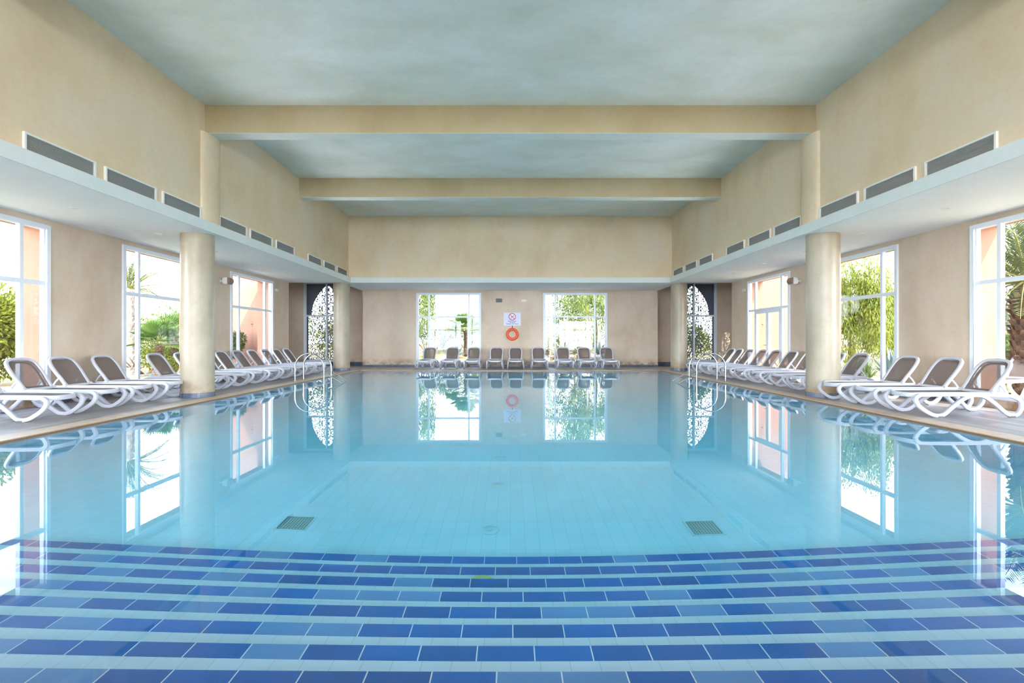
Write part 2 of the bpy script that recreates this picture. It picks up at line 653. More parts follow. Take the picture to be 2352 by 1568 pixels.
# ------------------------------------------------------------------ room shell
XW, XO = 8.8, 9.36            # inner and outer faces of the side walls
XU = 6.46                     # upper hall wall
XF = 6.33                     # ledge fascia
ZS, ZL, ZC = 3.51, 3.72, 6.19  # soffit, ledge top, high ceiling
YA = 20.2                     # end of the side aisles
YB = 23.4                     # back wall
YR = -6.0                     # wall behind the camera
XP, YP0, YP1 = 6.17, 1.75, 20.78  # pool
WZ0, WZ1 = 0.16, 3.40         # side windows
SIDEW = [(-2.6, 0.26), (2.18, 5.04), (6.86, 9.72), (11.54, 14.40), (16.0, 18.86)]
BACKW = [(-4.32, -1.335), (1.50, 4.46)]
ZA = 4.15                     # alcove ceiling
XA = 11.3                     # alcove outer wall
YAB = 24.6                    # alcove back wall
SCR = (7.82, 9.98)            # screen windows in the alcove back walls

# floor: deck around the pool
f = MB()
ZD = -0.06
f.box(-XW - .02, -XP - 0.33, YP0 - 0.33, YAB, ZD, 0)
f.box(XP + 0.33, XW + .02, YP0 - 0.33, YAB, ZD, 0)
f.box(-XP - 0.33, XP + 0.33, YP1 + 0.33, YAB, ZD, 0)
f.box(-XW - .02, XW + .02, YR, YP0 - 0.33, ZD, 0)
f.box(-XA, -XW - .02, YA - .1, YAB, ZD, 0)
f.box(XA, XW + .02, YA - .1, YAB, ZD, 0)
struct(f, 'floor', M['deck'])

# coping ring with a darker rounded nose
cpg = MB()
for a, b, c, d in ((-XP - .33, -XP, YP0 - .33, YP1 + .33), (XP, XP + .33, YP0 - .33, YP1 + .33), (-XP, XP, YP1, YP1 + .33), (-XP, XP, YP0 - .33, YP0)):
    cpg.box(a, b, c, d, -0.05, 0.002)
cpg.cur = 1
cpg.box(-XP - .001, -XP + .022, YP0, YP1, -0.05, -0.006)
cpg.box(XP + .001, XP - .022, YP0, YP1, -0.05, -0.006)
cpg.box(-XP, XP, YP1 - .022, YP1 + .001, -0.05, -0.006)
struct(cpg, 'trim_1', [M['coping'], M['nose']])

# pool basin
ZB = -1.46
ZWAT = -0.03
p = MB()
p.box(-XP, XP, 4.15, YP1, ZB - .1, ZB)
pool_floor = struct(p, 'pool_floor', M['pooltile'])
p = MB()
p.box(-XP - .12, -XP, YP0 - .12, YP1 + .12, ZB - .1, -0.05)
p.box(XP, XP + .12, YP0 - .12, YP1 + .12, ZB - .1, -0.05)
p.box(-XP, XP, YP1, YP1 + .12, ZB - .1, -0.05)
p.box(-XP, XP, YP0 - .12, YP0, ZB - .1, -0.05)
struct(p, 'pool_wall', M['poolwall'])
steps = empty('pool_steps', (0, YP0, 0), kind='structure')
for k in range(1, 9):
    yk = 4.15 - 0.3 * (k - 1)
    zk = ZWAT - (1.27 - 0.158 * (k - 1))
    b = MB()
    b.box(-XP, XP, yk - 0.3, yk, ZB - .1, zk)
    st = b.build('step', M['pooltile'], steps)
    st.location = (0, -YP0, 0)
    b = MB()
    b.box(-XP, XP, yk - 0.10, yk + 0.003, zk - 0.002, zk + 0.003)
    b.build('nosing_strip', M['bluetile'], st)
b = MB()
e = 0.06
b.box(-XP - e, XP + e, YP0 - e, YP1 + e, ZB - e, ZWAT)
wat = b.build('pool_water', M['water'])
tag(wat, 'still clear turquoise water filling the indoor pool', 'water', kind='stuff')

# floor drains and inlets in the pool
def drain(x, y, label):
    o = empty('floor_drain', (x, y, ZB), 0, label, 'drain', 'square grates in the pool floor')
    b = MB()
    h = 0.15
    for a in ((-h, h, -h, -h + .02), (-h, h, h - .02, h), (-h, -h + .02, -h + .02, h - .02), (h - .02, h, -h + .02, h - .02)):
        b.box(*a, 0, 0.014)
    b.build('drain_frame', M['inlet'], o)
    b = MB()
    b.box(-h + .02, h - .02, -h + .02, h - .02, 0, 0.008)
    g = b.build('grate', M['drain'], o)
    b = MB()
    for i in range(9):
        for j in range(9):
            b.box(-.108 + i * .027 - .008, -.108 + i * .027 + .008, -.108 + j * .027 - .006, -.108 + j * .027 + .006, 0.008, 0.011)
    b.build('grate_studs', M['inlet'], g)


drain(-2.03, 4.82, 'square grey grate in the pool floor, the one on the left')
drain(1.80, 4.74, 'square grey grate in the pool floor, the one on the right')
ordn = ['nearest', 'second', 'third', 'fourth', 'fifth', 'sixth', 'seventh', 'eighth', 'ninth', 'tenth', 'eleventh', 'twelfth', 'thirteenth', 'fourteenth']
zin = [(-.20, 3.66, ZWAT - 1.112), (-.19, 4.77, ZB), (-.145, 5.87, ZB), (-.14, 6.97, ZB), (-.12, 8.08, ZB), (-.12, 9.18, ZB)]
for i, (x, y, z) in enumerate(zin):
    o = empty('water_inlet', (x, y, z), 0, 'round water inlet on the pool centre line, ' + (['half hidden on the third lowest blue step', 'just beyond the foot of the steps'] + ['%s out from the steps' % q for q in ('third', 'fourth', 'fifth', 'sixth')])[i], 'inlet', 'round inlets along the pool centre line')
    b = MB()
    b.lathe([(0.085, 0), (0.085, 0.008), (0.07, 0.016), (0.0001, 0.016)], n=24)
    d = b.build('inlet_plate', M['greendisc'] if i == 0 else M['inlet'], o, smooth=True)
    b = MB()
    b.lathe([(0.03, 0.016), (0.03, 0.03), (0.0001, 0.032)], n=16)
    b.build('inlet_cap', M['inlet'], o, smooth=True)


# walls -------------------------------------------------------------
def wall_x(x0, x1, y0, y1, z0, z1, holes):
    """wall lying along Y between x0 and x1 with rectangular openings (ya, yb, za, zb)"""
    m = MB()
    y = y0
    for ya, yb, za, zb in sorted(holes):
        m.box(x0, x1, y, ya, z0, z1)
        if za > z0: m.box(x0, x1, ya, yb, z0, za)
        if zb < z1: m.box(x0, x1, ya, yb, zb, z1)
        y = yb
    m.box(x0, x1, y, y1, z0, z1)
    return m


def wall_y(y0, y1, x0, x1, z0, z1, holes):
    m = MB()
    x = x0
    for xa, xb, za, zb in sorted(holes):
        m.box(x, xa, y0, y1, z0, z1)
        if za > z0: m.box(xa, xb, y0, y1, z0, za)
        if zb < z1: m.box(xa, xb, y0, y1, zb, z1)
        x = xb
    m.box(x, x1, y0, y1, z0, z1)
    return m


hs = [(a, b, WZ0, WZ1) for a, b in SIDEW]
for sgn, nm in ((-1, 'left'), (1, 'right')):
    hh = [(a, b, (0.02 if (sgn > 0 and a == 16.0) else z0), z1) for a, b, z0, z1 in hs]
    struct(wall_x(sgn * XW, sgn * (XW + .16), YR, YA + .04, ZD, ZS + .25, hh), 'wall_' + nm, M['wall'])
    struct(wall_x(sgn * (XW + .16), sgn * XO, YR, YA - .2, ZD - .3, ZS + .6, [(a, b, z0, z1) for a, b, z0, z1 in hh]), 'wall_%s_exterior' % nm, M['terra'])
    # high hall wall
    m = MB()
    m.box(sgn * XU, sgn * (XU + .2), YR, 20.55, ZL - .1, ZC + .1)
    struct(m, 'wall_%s_upper' % nm, M['upper'])
    # alcove: front wall (seen from outside through the last side window), outer wall with a pierced screen
    m = MB()
    m.box(sgn * (XW + .001), sgn * (XA + .3), YA - .2, YA + .05, ZD - .3, ZA + .35)
    struct(m, 'wall_%s_alcove_exterior' % nm, M['terra'])
    struct(wall_x(sgn * XA, sgn * (XA + .3), YA + .05, YAB + .3, ZD - .3, ZA + .35, [(21.3, 23.46, .2, 4.04)]), 'wall_%s_alcove' % nm, M['wall'])
    m = MB()
    m.box(sgn * 6.8, sgn * XA, YA, YAB + .3, ZA, ZA + .3)
    m.box(sgn * 6.6, sgn * 6.8, YA, YAB + .3, ZS + .05, ZA + .3)
    m.box(sgn * 6.6, sgn * XA, YA - .1, YA + .04, ZS + .05, ZA + .3)
    struct(m, 'ceiling_%s_alcove' % nm, M['white'])
    h = (SCR[0], SCR[1]) if sgn > 0 else (-SCR[1], -SCR[0])
    x0, x1 = (6.78, XA) if sgn > 0 else (-XA, -6.78)
    struct(wall_y(YAB, YAB + .25, x0, x1, ZD, ZA + .05, [(h[0], h[1], .2, 4.04)]), 'wall_back_%s_alcove' % nm, M['wall'])
    # low ceiling of the side aisle (white soffit with a grey-white ledge fascia)
    m = MB()
    m.box(sgn * (XF + .02), sgn * (XU + .06), YR, YA + .04, ZS, ZL)
    m.box(sgn * (XU + .06), sgn * XO, YR, YA + .04, ZS, ZL + .12)
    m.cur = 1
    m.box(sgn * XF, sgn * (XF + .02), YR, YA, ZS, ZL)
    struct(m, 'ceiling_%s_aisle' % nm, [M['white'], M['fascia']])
    m = MB()
    m.box(sgn * XO, sgn * (XO + .02), YR, YA - .2, ZS + .55, ZS + .75)
    m.box(sgn * (XU + .1), sgn * XO, YR, YA, ZS + .35, ZS + .6)
    struct(m, 'roof_%s' % nm, M['terra'])
    # return of the back wall towards the alcove
    m = MB()
    m.box(sgn * 6.55, sgn * 6.78, YB + .25, YAB + .25, ZD, ZA + .3)
    struct(m, 'wall_back_%s_return' % nm, M['wall'])
    # skirting
    m = MB()
    y = YR
    for a, b in SIDEW:
        m.box(sgn * (XW - .012), sgn * XW, y, a, 0, .10)
        y = b
    m.box(sgn * (XW - .012), sgn * XW, y, YA, 0, .10)
    struct(m, 'baseboard_' + nm, M['basetile'])
    m = MB()
    m.box(x0, x1, YAB - .012, YAB, 0, .18)
    struct(m, 'baseboard_%s_alcove' % nm, M['basetile'])

struct(wall_y(YB, YB + .25, -6.78, 6.78, ZD, ZS + .3, [(a, b, .16, 3.395) for a, b in BACKW]), 'wall_back', M['wall'])
m = MB()
m.box(-6.8, 6.8, YB - .012, YB, 0, .10)
m.box(-6.8, -6.79, YB, YB + .6, 0, .10)
struct(m, 'baseboard_back', M['basetile'])
m = MB()
m.box(-6.66, 6.66, 20.35, 20.6, ZL - .1, ZC + .1)
struct(m, 'wall_back_upper', M['upper'])
m = MB()
m.box(-6.80, 6.80, YA + .02, 20.42, ZS, ZL)
m.box(-6.80, 6.80, 20.42, YB + .25, ZS, ZL + .12)
m.cur = 1
m.box(-XF, XF, YA, YA + .02, ZS, ZL)
struct(m, 'ceiling_back_aisle', [M['white'], M['fascia']])
m = MB()
m.box(-6.66, 6.66, YR, 20.6, ZC, ZC + .3)
struct(m, 'ceiling', M['ceiling'])
ADDED_REARW = [(-8.5, -5.0), (-4.6, -1.2), (1.2, 4.6), (5.0, 8.5)]  # unseen rear glazing, added and made tall in the middle to let in daylight
struct(wall_y(YR - .25, YR, -XW, XW, ZD, ZC + .3, [(a, b, .16, 5.9 if abs(a + b) < 6.5 else 3.3) for a, b in ADDED_REARW]), 'wall_front', M['wall'])

# ceiling beams: faces plastered ochre, undersides pale
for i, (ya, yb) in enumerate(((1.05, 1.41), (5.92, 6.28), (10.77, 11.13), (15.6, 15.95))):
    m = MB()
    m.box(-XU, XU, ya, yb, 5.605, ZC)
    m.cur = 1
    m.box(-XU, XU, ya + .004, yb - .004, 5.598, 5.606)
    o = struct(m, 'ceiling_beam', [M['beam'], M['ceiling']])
    for sgn in (-1, 1):      # shallow half-round pier on the high wall below the beam
        if i != 2: continue
        m = MB()
        n = 20
        pr = []
        for k in range(n + 1):
            a = PI * k / n
            pr.append((sgn * (XU - 0.10 * math.sin(a) ** 0.8), (ya + yb) / 2 + .33 * math.cos(a)))
        vs = [(x, y, ZL - .02) for x, y in pr] + [(x, y, 5.60) for x, y in pr]
        fs = [(k, k + 1, n + 2 + k, n + 1 + k) for k in range(n)] + [tuple(range(n + 1)), tuple(range(n + 1, 2 * n + 2))]
        m.add(vs, fs)
        struct(m, 'wall_%s_pier' % ('left' if sgn < 0 else 'right'), M['upper'], smooth=True)


# windows -----------------------------------------------------------
wn_count = [0]


def crown(b, T):
    """small crown emblem, drawn in the pane's own plane; T maps (u, v) to a 3D point"""
    z = [(-.065, .02), (-.075, .075), (-.04, .045), (0, .085), (.04, .045), (.075, .075), (.065, .02)]
    lo = [(-.05, .0), (-.055, .05), (-.035, .022), (0, .05), (.035, .022), (.055, .05), (.05, .0)]
    vs = [T(u, v) for u, v in z] + [T(u, v) for u, v in lo]
    b.add(vs, [(i, i + 1, 8 + i, 7 + i) for i in range(6)])
    b.add([T(-.04, -.03), T(.04, -.03), T(.04, -.02), T(-.04, -.02)], [(0, 1, 2, 3)])


def window(kind, a, b, z0, z1, pos, sgn=1, door=False, emblem=True, name=None):
    """kind 'x': pane in a side wall at x=pos, spanning y a..b. kind 'y': pane in an end wall at y=pos, spanning x a..b"""
    wn_count[0] += 1
    base = (pos, (a + b) / 2, z0) if kind == 'x' else ((a + b) / 2, pos, z0)
    root = empty(name or 'window_%d' % wn_count[0], base, 0, kind='structure')
    ox, oy, oz = base

    def bx(m, u0, u1, v0, v1, d0, d1):
        if kind == 'x':
            m.box(sgn * d0, sgn * d1, u0 - oy, u1 - oy, v0 - oz, v1 - oz)
        else:
            m.box(u0 - ox, u1 - ox, d0, d1, v0 - oz, v1 - oz)
    W = b - a
    near = a + W * .19
    far = b - W * .19
    zt = EYE + 1.08
    fr = .085
    m = MB()
    bx(m, a, a + fr, z0, z1, -.04, .10)
    bx(m, b - fr, b, z0, z1, -.04, .10)
    bx(m, a + fr, b - fr, z1 - fr, z1, -.04, .10)
    bx(m, a + fr, b - fr, z0, z0 + fr, -.04, .10)
    bx(m, a + fr, a + fr + .025, z0 + fr, z1 - fr, 0, .07)
    bx(m, b - fr - .025, b - fr, z0 + fr, z1 - fr, 0, .07)
    m.build('outer_frame', M['frame'], root, bevel=.006)
    if emblem is None:      # single light with transom and a centre mullion: the screened windows
        m = MB()
        bx(m, a + fr, b - fr, EYE + 1.19 - .04, EYE + 1.19 + .04, 0.001, .08)
        m.build('transom', M['frame'], root)
        m = MB()
        bx(m, (a + b) / 2 - .03, (a + b) / 2 + .03, z0 + fr, z1 - fr, .002, .07)
        m.build('mullion', M['frame'], root)
        cells = [(a + fr, b - fr, z0 + fr, z1 - fr)]
    else:
        m = MB()
        bx(m, a + fr, b - fr, zt - .038, zt + .038, -.005, .09)
        m.build('transom', M['frame'], root)
        for u in (near, far):
            m = MB()
            bx(m, u - .036, u + .036, z0 + fr, z1 - fr, 0, .08)
            m.build('mullion', M['frame'], root)
    if door:
        mid = (near + far) / 2
        for (u0, u1) in ((near + .04, mid - .005), (mid + .005, far - .04)):
            lf = empty('door_leaf', (0, 0, 0))
            lf.parent = root
            m = MB()
            bx(m, u0, u0 + .085, z0 + .02, zt - .04, -.01, .05)
            bx(m, u1 - .085, u1, z0 + .02, zt - .04, -.01, .05)
            bx(m, u0 + .085, u1 - .085, zt - .14, zt - .04, -.01, .05)
            bx(m, u0 + .085, u1 - .085, z0 + .02, z0 + .16, -.01, .05)
            m.build('leaf_frame', M['frame'], lf)
        m = MB()
        bx(m, mid + .03, mid + .15, 1.05, 1.07, -.06, -.045)
        bx(m, mid + .03, mid + .05, 1.05, 1.07, -.06, 0)
        m.build('door_handle', M['steel'], root)
    m = MB()
    bx(m, a + fr, b - fr, z0 + fr, z1 - fr, .034, .038)
    g = m.build('glass_pane', M['glass'], root)
    if emblem:
        uc = (near + far) / 2 - (0 if not door else -.42)
        m = MB()
        if kind == 'x':
            T = lambda u, v: (sgn * .030, uc + u - oy, 1.72 + v - oz)
        else:
            T = lambda u, v: (uc + u - ox, .030, 1.72 + v - oz)
        crown(m, T)
        m.build('crown_emblem', M['bronze'], root, recalc=False)
    return root


n = 0
for a, b in SIDEW:
    window('x', a, b, WZ0, WZ1, -XW, -1)
for a, b in SIDEW:
    d = (a == 16.0)
    window('x', a, b, 0.02 if d else WZ0, WZ1, XW, 1, door=d, name='door_1' if d else None)
for a, b in BACKW:
    window('y', a, b, .16, 3.395, YB)
for a, b in ADDED_REARW:  # frames and panes of the added glazing behind the camera
    window('y', a, b, .16, 5.9 if abs(a + b) < 6.5 else 3.3, YR - .12, emblem=False)
for sgn in (-1, 1):
    a, b = (SCR[0], SCR[1]) if sgn > 0 else (-SCR[1], -SCR[0])
    window('y', a, b, .2, 4.04, YAB + .03, emblem=None)
    mm = lace('pierced_metal_' + ('right' if sgn > 0 else 'left'), 0, (a + b) / 2)
    m = MB()
    m.box(a, b, YAB + .20, YAB + .212, .2, 4.04)
    o = m.build('pierced_screen', mm)
    tag(o, 'dark pierced arabesque screen with pointed arch behind the %s alcove window' % ('right' if sgn > 0 else 'left'), 'screen', 'pierced arch screens')
    window('x', 21.3, 23.46, .2, 4.04, sgn * XA, sgn, emblem=None)
    mm = lace('pierced_metal_side_' + ('right' if sgn > 0 else 'left'), 1, 22.38)
    m = MB()
    m.box(sgn * (XA + .2), sgn * (XA + .212), 21.3, 23.46, .2, 4.04)
    o = m.build('pierced_screen', mm)
    tag(o, 'pierced arch screen in the outer side wall of the %s alcove' % ('right' if sgn > 0 else 'left'), 'screen', 'pierced arch screens')


# portals that guide the sky light through each opening
def portal(x, y, z, w, h, d):
    l = bpy.data.lights.new('window_daylight', 'AREA')
    l.shape = 'RECTANGLE'
    l.size, l.size_y = w, h
    l.cycles.is_portal = True
    o = bpy.data.objects.new('window_daylight', l)
    C.objects.link(o)
    o.location = (x, y, z)
    o.rotation_euler = Vector(d).to_track_quat('-Z', 'Z').to_euler()


for a, b in SIDEW:
    for sgn in (-1, 1):
        portal(sgn * (XO + .02), (a + b) / 2, (WZ0 + WZ1) / 2, b - a, WZ1 - WZ0, (-sgn, 0, 0))
for a, b in BACKW:
    portal((a + b) / 2, YB + .28, 1.78, b - a, 3.24, (0, -1, 0))
for a, b in ADDED_REARW:
    tp = 5.9 if abs(a + b) < 6.5 else 3.4
    portal((a + b) / 2, YR - .27, (.16 + tp) / 2, b - a, tp - .16, (0, 1, 0))
for sgn in (-1, 1):
    portal(sgn * 8.9, YAB + .3, 2.12, 2.16, 3.84, (0, -1, 0))
    portal(sgn * (XA + .32), 22.38, 2.12, 2.16, 3.84, (-sgn, 0, 0))

# ------------------------------------------------------------------ columns
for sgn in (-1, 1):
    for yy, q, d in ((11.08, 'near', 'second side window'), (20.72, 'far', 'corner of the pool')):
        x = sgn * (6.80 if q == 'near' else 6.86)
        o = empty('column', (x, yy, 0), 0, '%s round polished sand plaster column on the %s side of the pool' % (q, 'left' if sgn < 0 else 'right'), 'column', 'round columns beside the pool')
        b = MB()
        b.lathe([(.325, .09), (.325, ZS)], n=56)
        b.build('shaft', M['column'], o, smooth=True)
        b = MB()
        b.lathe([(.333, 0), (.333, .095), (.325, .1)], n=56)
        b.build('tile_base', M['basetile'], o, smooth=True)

# ------------------------------------------------------------------ air grilles above the ledge
VENT = [(6.74, 7.91), (8.09, 9.27), (9.46, 10.58), (11.30, 12.42), (12.60, 13.79), (14.0, 15.2), (16.2, 17.42), (17.62, 18.75), (18.94, 20.15)]


def make_vent():
    o = empty('air_grille')
    h, z0, z1 = .585, 0, .30
    b = MB()
    for q in ((-h, -h + .03, z0, z1), (h - .03, h, z0, z1), (-h + .03, h - .03, z1 - .025, z1), (-h + .03, h - .03, z0, z0 + .025)):
        b.box(0, .035, q[0], q[1], q[2], q[3])
    b.build('grille_frame', M['device'], o)
    b = MB()
    b.box(.0, .004, -h + .03, h - .03, z0 + .025, z1 - .025)
    b.build('grille_back', M['vback'], o)
    b = MB()
    for i in range(13):
        z = z0 + .03 + i * .0195
        b.add([(.006, -h + .03, z + .012), (.006, h - .03, z + .012), (.024, h - .03, z), (.024, -h + .03, z)], [(0, 1, 2, 3)])
        b.add([(.006, -h + .03, z + .015), (.006, h - .03, z + .015), (.024, h - .03, z + .003), (.024, -h + .03, z + .003)], [(3, 2, 1, 0)])
    b.build('slats', M['vslat'], o)
    return o


v0 = make_vent()
first = True
for sgn in (-1, 1):
    for i, (a, b) in enumerate(VENT):
        o = v0 if first else copy_tree(v0)
        first = False
        o.location = (sgn * XU, (a + b) / 2, ZL - .03)
        o.rotation_euler = (0, 0, PI if sgn > 0 else 0)
        tag(o, 'white framed air grille on the %s high wall, %s from the camera' % ('left' if sgn < 0 else 'right', ordn[i]), 'air grille', 'air grilles above the %s ledge' % ('left' if sgn < 0 else 'right'))

# ------------------------------------------------------------------ recessed lamps in the soffits
def make_lamp():
    o = empty('recessed_lamp')
    b = MB()
    b.lathe([(.075, 0), (.075, -.008), (.055, -.012), (.05, -.004)], n=24)
    b.build('trim_ring', M['device'], o, smooth=True)
    b = MB()
    b.lathe([(.05, -.001), (.045, -.008), (.0001, -.010)], n=24)
    b.build('lens', M['lens'], o, smooth=True)
    return o


l0 = make_lamp()
first = True
for sgn in (-1, 1):
    for i, y in enumerate((6.7, 8.83, 10.95, 13.1, 15.2, 17.3)):
        o = l0 if first else copy_tree(l0)
        first = False
        o.location = (sgn * 7.56, y, ZS)
        tag(o, 'small round recessed lamp in the %s white soffit, %s from the camera' % ('left' if sgn < 0 else 'right', ordn[i]), 'ceiling lamp', 'recessed lamps in the white soffits')
for x, q in ((-2.7, 'left'), (2.8, 'right')):
    o = copy_tree(l0)
    o.location = (x, 21.1, ZS)
    tag(o, 'small round recessed lamp in the soffit before the back wall, %s one' % q, 'ceiling lamp', 'recessed lamps in the white soffits')

# unseen fill lights added on the ledges to brighten the upper hall, hidden by fascia
for sgn in (-1, 1):
    for ya, yb in ((-5.8, 6.5), (6.5, 17.6)):
        l = bpy.data.lights.new('ledge_fill_light', 'AREA')
        l.shape = 'RECTANGLE'
        l.size, l.size_y = yb - ya, .02
        l.energy = 13
        l.spread = math.radians(96)
        l.color = (0.94, 0.97, 1.0)
        lo = bpy.data.objects.new('ledge_fill_light', l)
        C.objects.link(lo)
        lo.location = (sgn * (XF + .07), (ya + yb) / 2, ZL + .013)
        z = Vector((sgn * .82, 0, -.57)).normalized()       # local +Z; light leaves along -Z
        x = Vector((0, 1, 0))
        lo.rotation_euler = Matrix((x, z.cross(x), z)).transposed().to_euler()

# ------------------------------------------------------------------ back wall fittings
def text_mesh(txt, size, name, m, parent, loc):
    cu = bpy.data.curves.new(name, 'FONT')
    cu.body = txt
    cu.size = size
    cu.align_x = 'CENTER'
    cu.offset = size * .02
    t = bpy.data.objects.new('tmp', cu)
    me = bpy.data.meshes.new_from_object(t)
    bpy.data.objects.remove(t)
    me.materials.clear()
    me.materials.append(m)
    o = bpy.data.objects.new(name, me)
    C.objects.link(o)
    o.parent = parent
    o.location = loc
    o.rotation_euler = (PI / 2, 0, 0)
    return o


sg = empty('no_diving_sign', (.09, YB, 1.90), 0, 'pale lilac no diving board with red prohibition ring on the back wall', 'sign')
b = MB()
b.box(-.395, .395, -.014, 0, 0, .595)
b.build('board', M['sign'], sg, bevel=.003)
b = MB()
b.lathe([(.128, -.0145), (.128, -.018), (.001, -.018)], 0, .405, n=40, ax='y')
b.build('white_disc', mat('disc_white', (.82, .80, .88), .4), sg)
b = MB()
b.tube([(.150 * math.cos(2 * PI * k / 48), -.020, .405 + .150 * math.sin(2 * PI * k / 48)) for k in range(48)], .014, 8, closed=True)
b.ribbon([(-.10, -.024, .405 + .10), (.10, -.024, .405 - .10)], (0, 1, 0), .006, .026)
b.build('prohibition_ring', M['red'], sg)
b = MB()   # diving figure: head, body bent to the lower left, arms, legs
b.ribbon(cat([(.075, -.021, .475), (.04, -.021, .44), (.0, -.021, .405), (-.04, -.021, .375), (-.07, -.021, .34)]), (0, 1, 0), .004, .02)
b.ribbon(cat([(.0, -.0215, .40), (.04, -.0215, .395), (.075, -.0215, .43)]), (0, 1, 0), .004, .012)
b.lathe([(.018, -.019), (.018, -.023)], -.03, .43, n=14, ax='y')
b.ribbon(cat([(-.09, -.021, .33), (-.04, -.021, .322), (0, -.021, .33), (.05, -.021, .32)]), (0, 1, 0), .004, .008)
b.build('diver_pictogram', M['ink'], sg)
for i, t in enumerate(('Ne pas plonger', 'No diving', 'Springen nicht erlaubt')):
    text_mesh(t, .062, 'lettering', M['ink'], sg, (0, -.0165, .185 - i * .062))

lb = empty('lifebuoy', (.095, YB, 1.50), 0, 'orange lifebuoy ring hanging on the back wall below the no diving board', 'lifebuoy')
b = MB()
b.tube([(.228 * math.cos(2 * PI * k / 64), -.07, .228 * math.sin(2 * PI * k / 64)) for k in range(64)], .062, 14, closed=True)
o = b.build('ring', M['orange'], lb, smooth=True)
lr = mat('loop_red', (.62, .08, .03), .5)
for a in (45, 135, 225, 315):
    b = MB()
    an = math.radians(a)
    c = Vector((.228 * math.cos(an), -.07, .228 * math.sin(an)))
    rad = Vector((math.cos(an), 0, math.sin(an)))
    b.tube([c + (rad * math.cos(t) + Vector((0, -1, 0)) * math.sin(t)) * .0635 for t in [2 * PI * k / 16 for k in range(16)]], .006, 6, closed=True)
    b.build('grab_loop', lr, lb, smooth=True)
hk = MB()
hk.box(-.012, .012, -.13, 0, .155, .17)
hk.box(-.012, .012, -.14, -.128, .155, .20)
hk.box(-.02, .02, -.006, 0, .15, .42)
hk = hk.build('wall_hook', M['dark'])
hk.location = (.095, YB, 1.50)
tag(hk, 'small metal hook holding the orange lifebuoy on the back wall', 'hook')

pn = empty('wall_monitor', (-.52, YB, 2.97), 0, 'small dark rectangular panel high on the back wall', 'wall panel')
b = MB()
b.box(-.14, .14, -.05, 0, 0, .17)
b.build('casing', M['dark'], pn, bevel=.008)
b = MB()
b.box(-.10, -.085, -.053, -.049, .085, .10)
b.build('indicator', M['device'], pn)

pn = empty('emergency_light', (.62, YB, 3.0), 0, 'small white emergency light high on the back wall right of the dark panel', 'emergency light', 'small white emergency lights')
b = MB()
b.box(-.12, .12, -.045, 0, 0, .09)
b.build('casing', M['device'], pn, bevel=.008)
for x in (-.06, .06):
    b = MB()
    b.box(x - .03, x + .03, -.048, -.044, .04, .07)
    b.build('diffuser', M['vslat'], pn)
for sgn in (-1, 1):
    o = copy_tree(pn)
    o.location = (sgn * XW, 19.15, 3.06)
    o.rotation_euler = (0, 0, PI / 2 if sgn < 0 else -PI / 2)
    tag(o, 'small white emergency light on the %s wall near the alcove corner' % ('left' if sgn < 0 else 'right'), 'emergency light', 'small white emergency lights')

# wall speakers
for sgn in (-1, 1):
    o = empty('wall_speaker', (sgn * XW, 15.45, 3.02), PI / 2 if sgn < 0 else -PI / 2, 'white wall speaker with brown curved grille on bracket, %s wall' % ('left' if sgn < 0 else 'right'), 'speaker', 'wall speakers beside the aisle windows')
    # local frame: -y points into the room
    b = MB()
    b.tube([(0, 0, .0), (0, -.10, 0), (0, -.15, -.01)], .022, 10)
    b.lathe([(.05, -.012), (.05, 0)], 0, 0, n=20, ax='y')
    b.build('bracket', M['device'], o, smooth=True)
    pr = []
    for k in range(13):
        a = math.radians(-70 + 140 * k / 12)
        pr.append((-.36 - .05 * math.cos(a) + .03, .105 * math.sin(a)))
    rear = [(-.15, .085), (-.12, .05), (-.12, -.05), (-.15, -.085)]
    b = MB()
    poly = [(-.15, -.095), (-.12, -.05), (-.12, .05), (-.15, .095), (-.27, .105), (-.27, -.105)]
    vs = [(-.11, y, z) for y, z in poly] + [(.11, y, z) for y, z in poly]
    nn = len(poly)
    b.add(vs, [tuple(range(nn)), tuple(range(nn, 2 * nn))] + [(i, (i + 1) % nn, nn + (i + 1) % nn, nn + i) for i in range(nn)])
    b.build('housing', M['device'], o, bevel=.008)
    b = MB()
    poly = [(-.271, -.10)] + [(-.271 - .09 * math.cos(math.radians(t)), .10 * math.sin(math.radians(t))) for t in range(-80, 81, 16)] + [(-.271, .10)]
    nn = len(poly)
    vs = [(-.105, y, z) for y, z in poly] + [(.105, y, z) for y, z in poly]
    b.add(vs, [tuple(range(nn)), tuple(range(nn, 2 * nn))] + [(i, (i + 1) % nn, nn + (i + 1) % nn, nn + i) for i in range(nn)])
    b.build('speaker_grille', M['grille'], o)

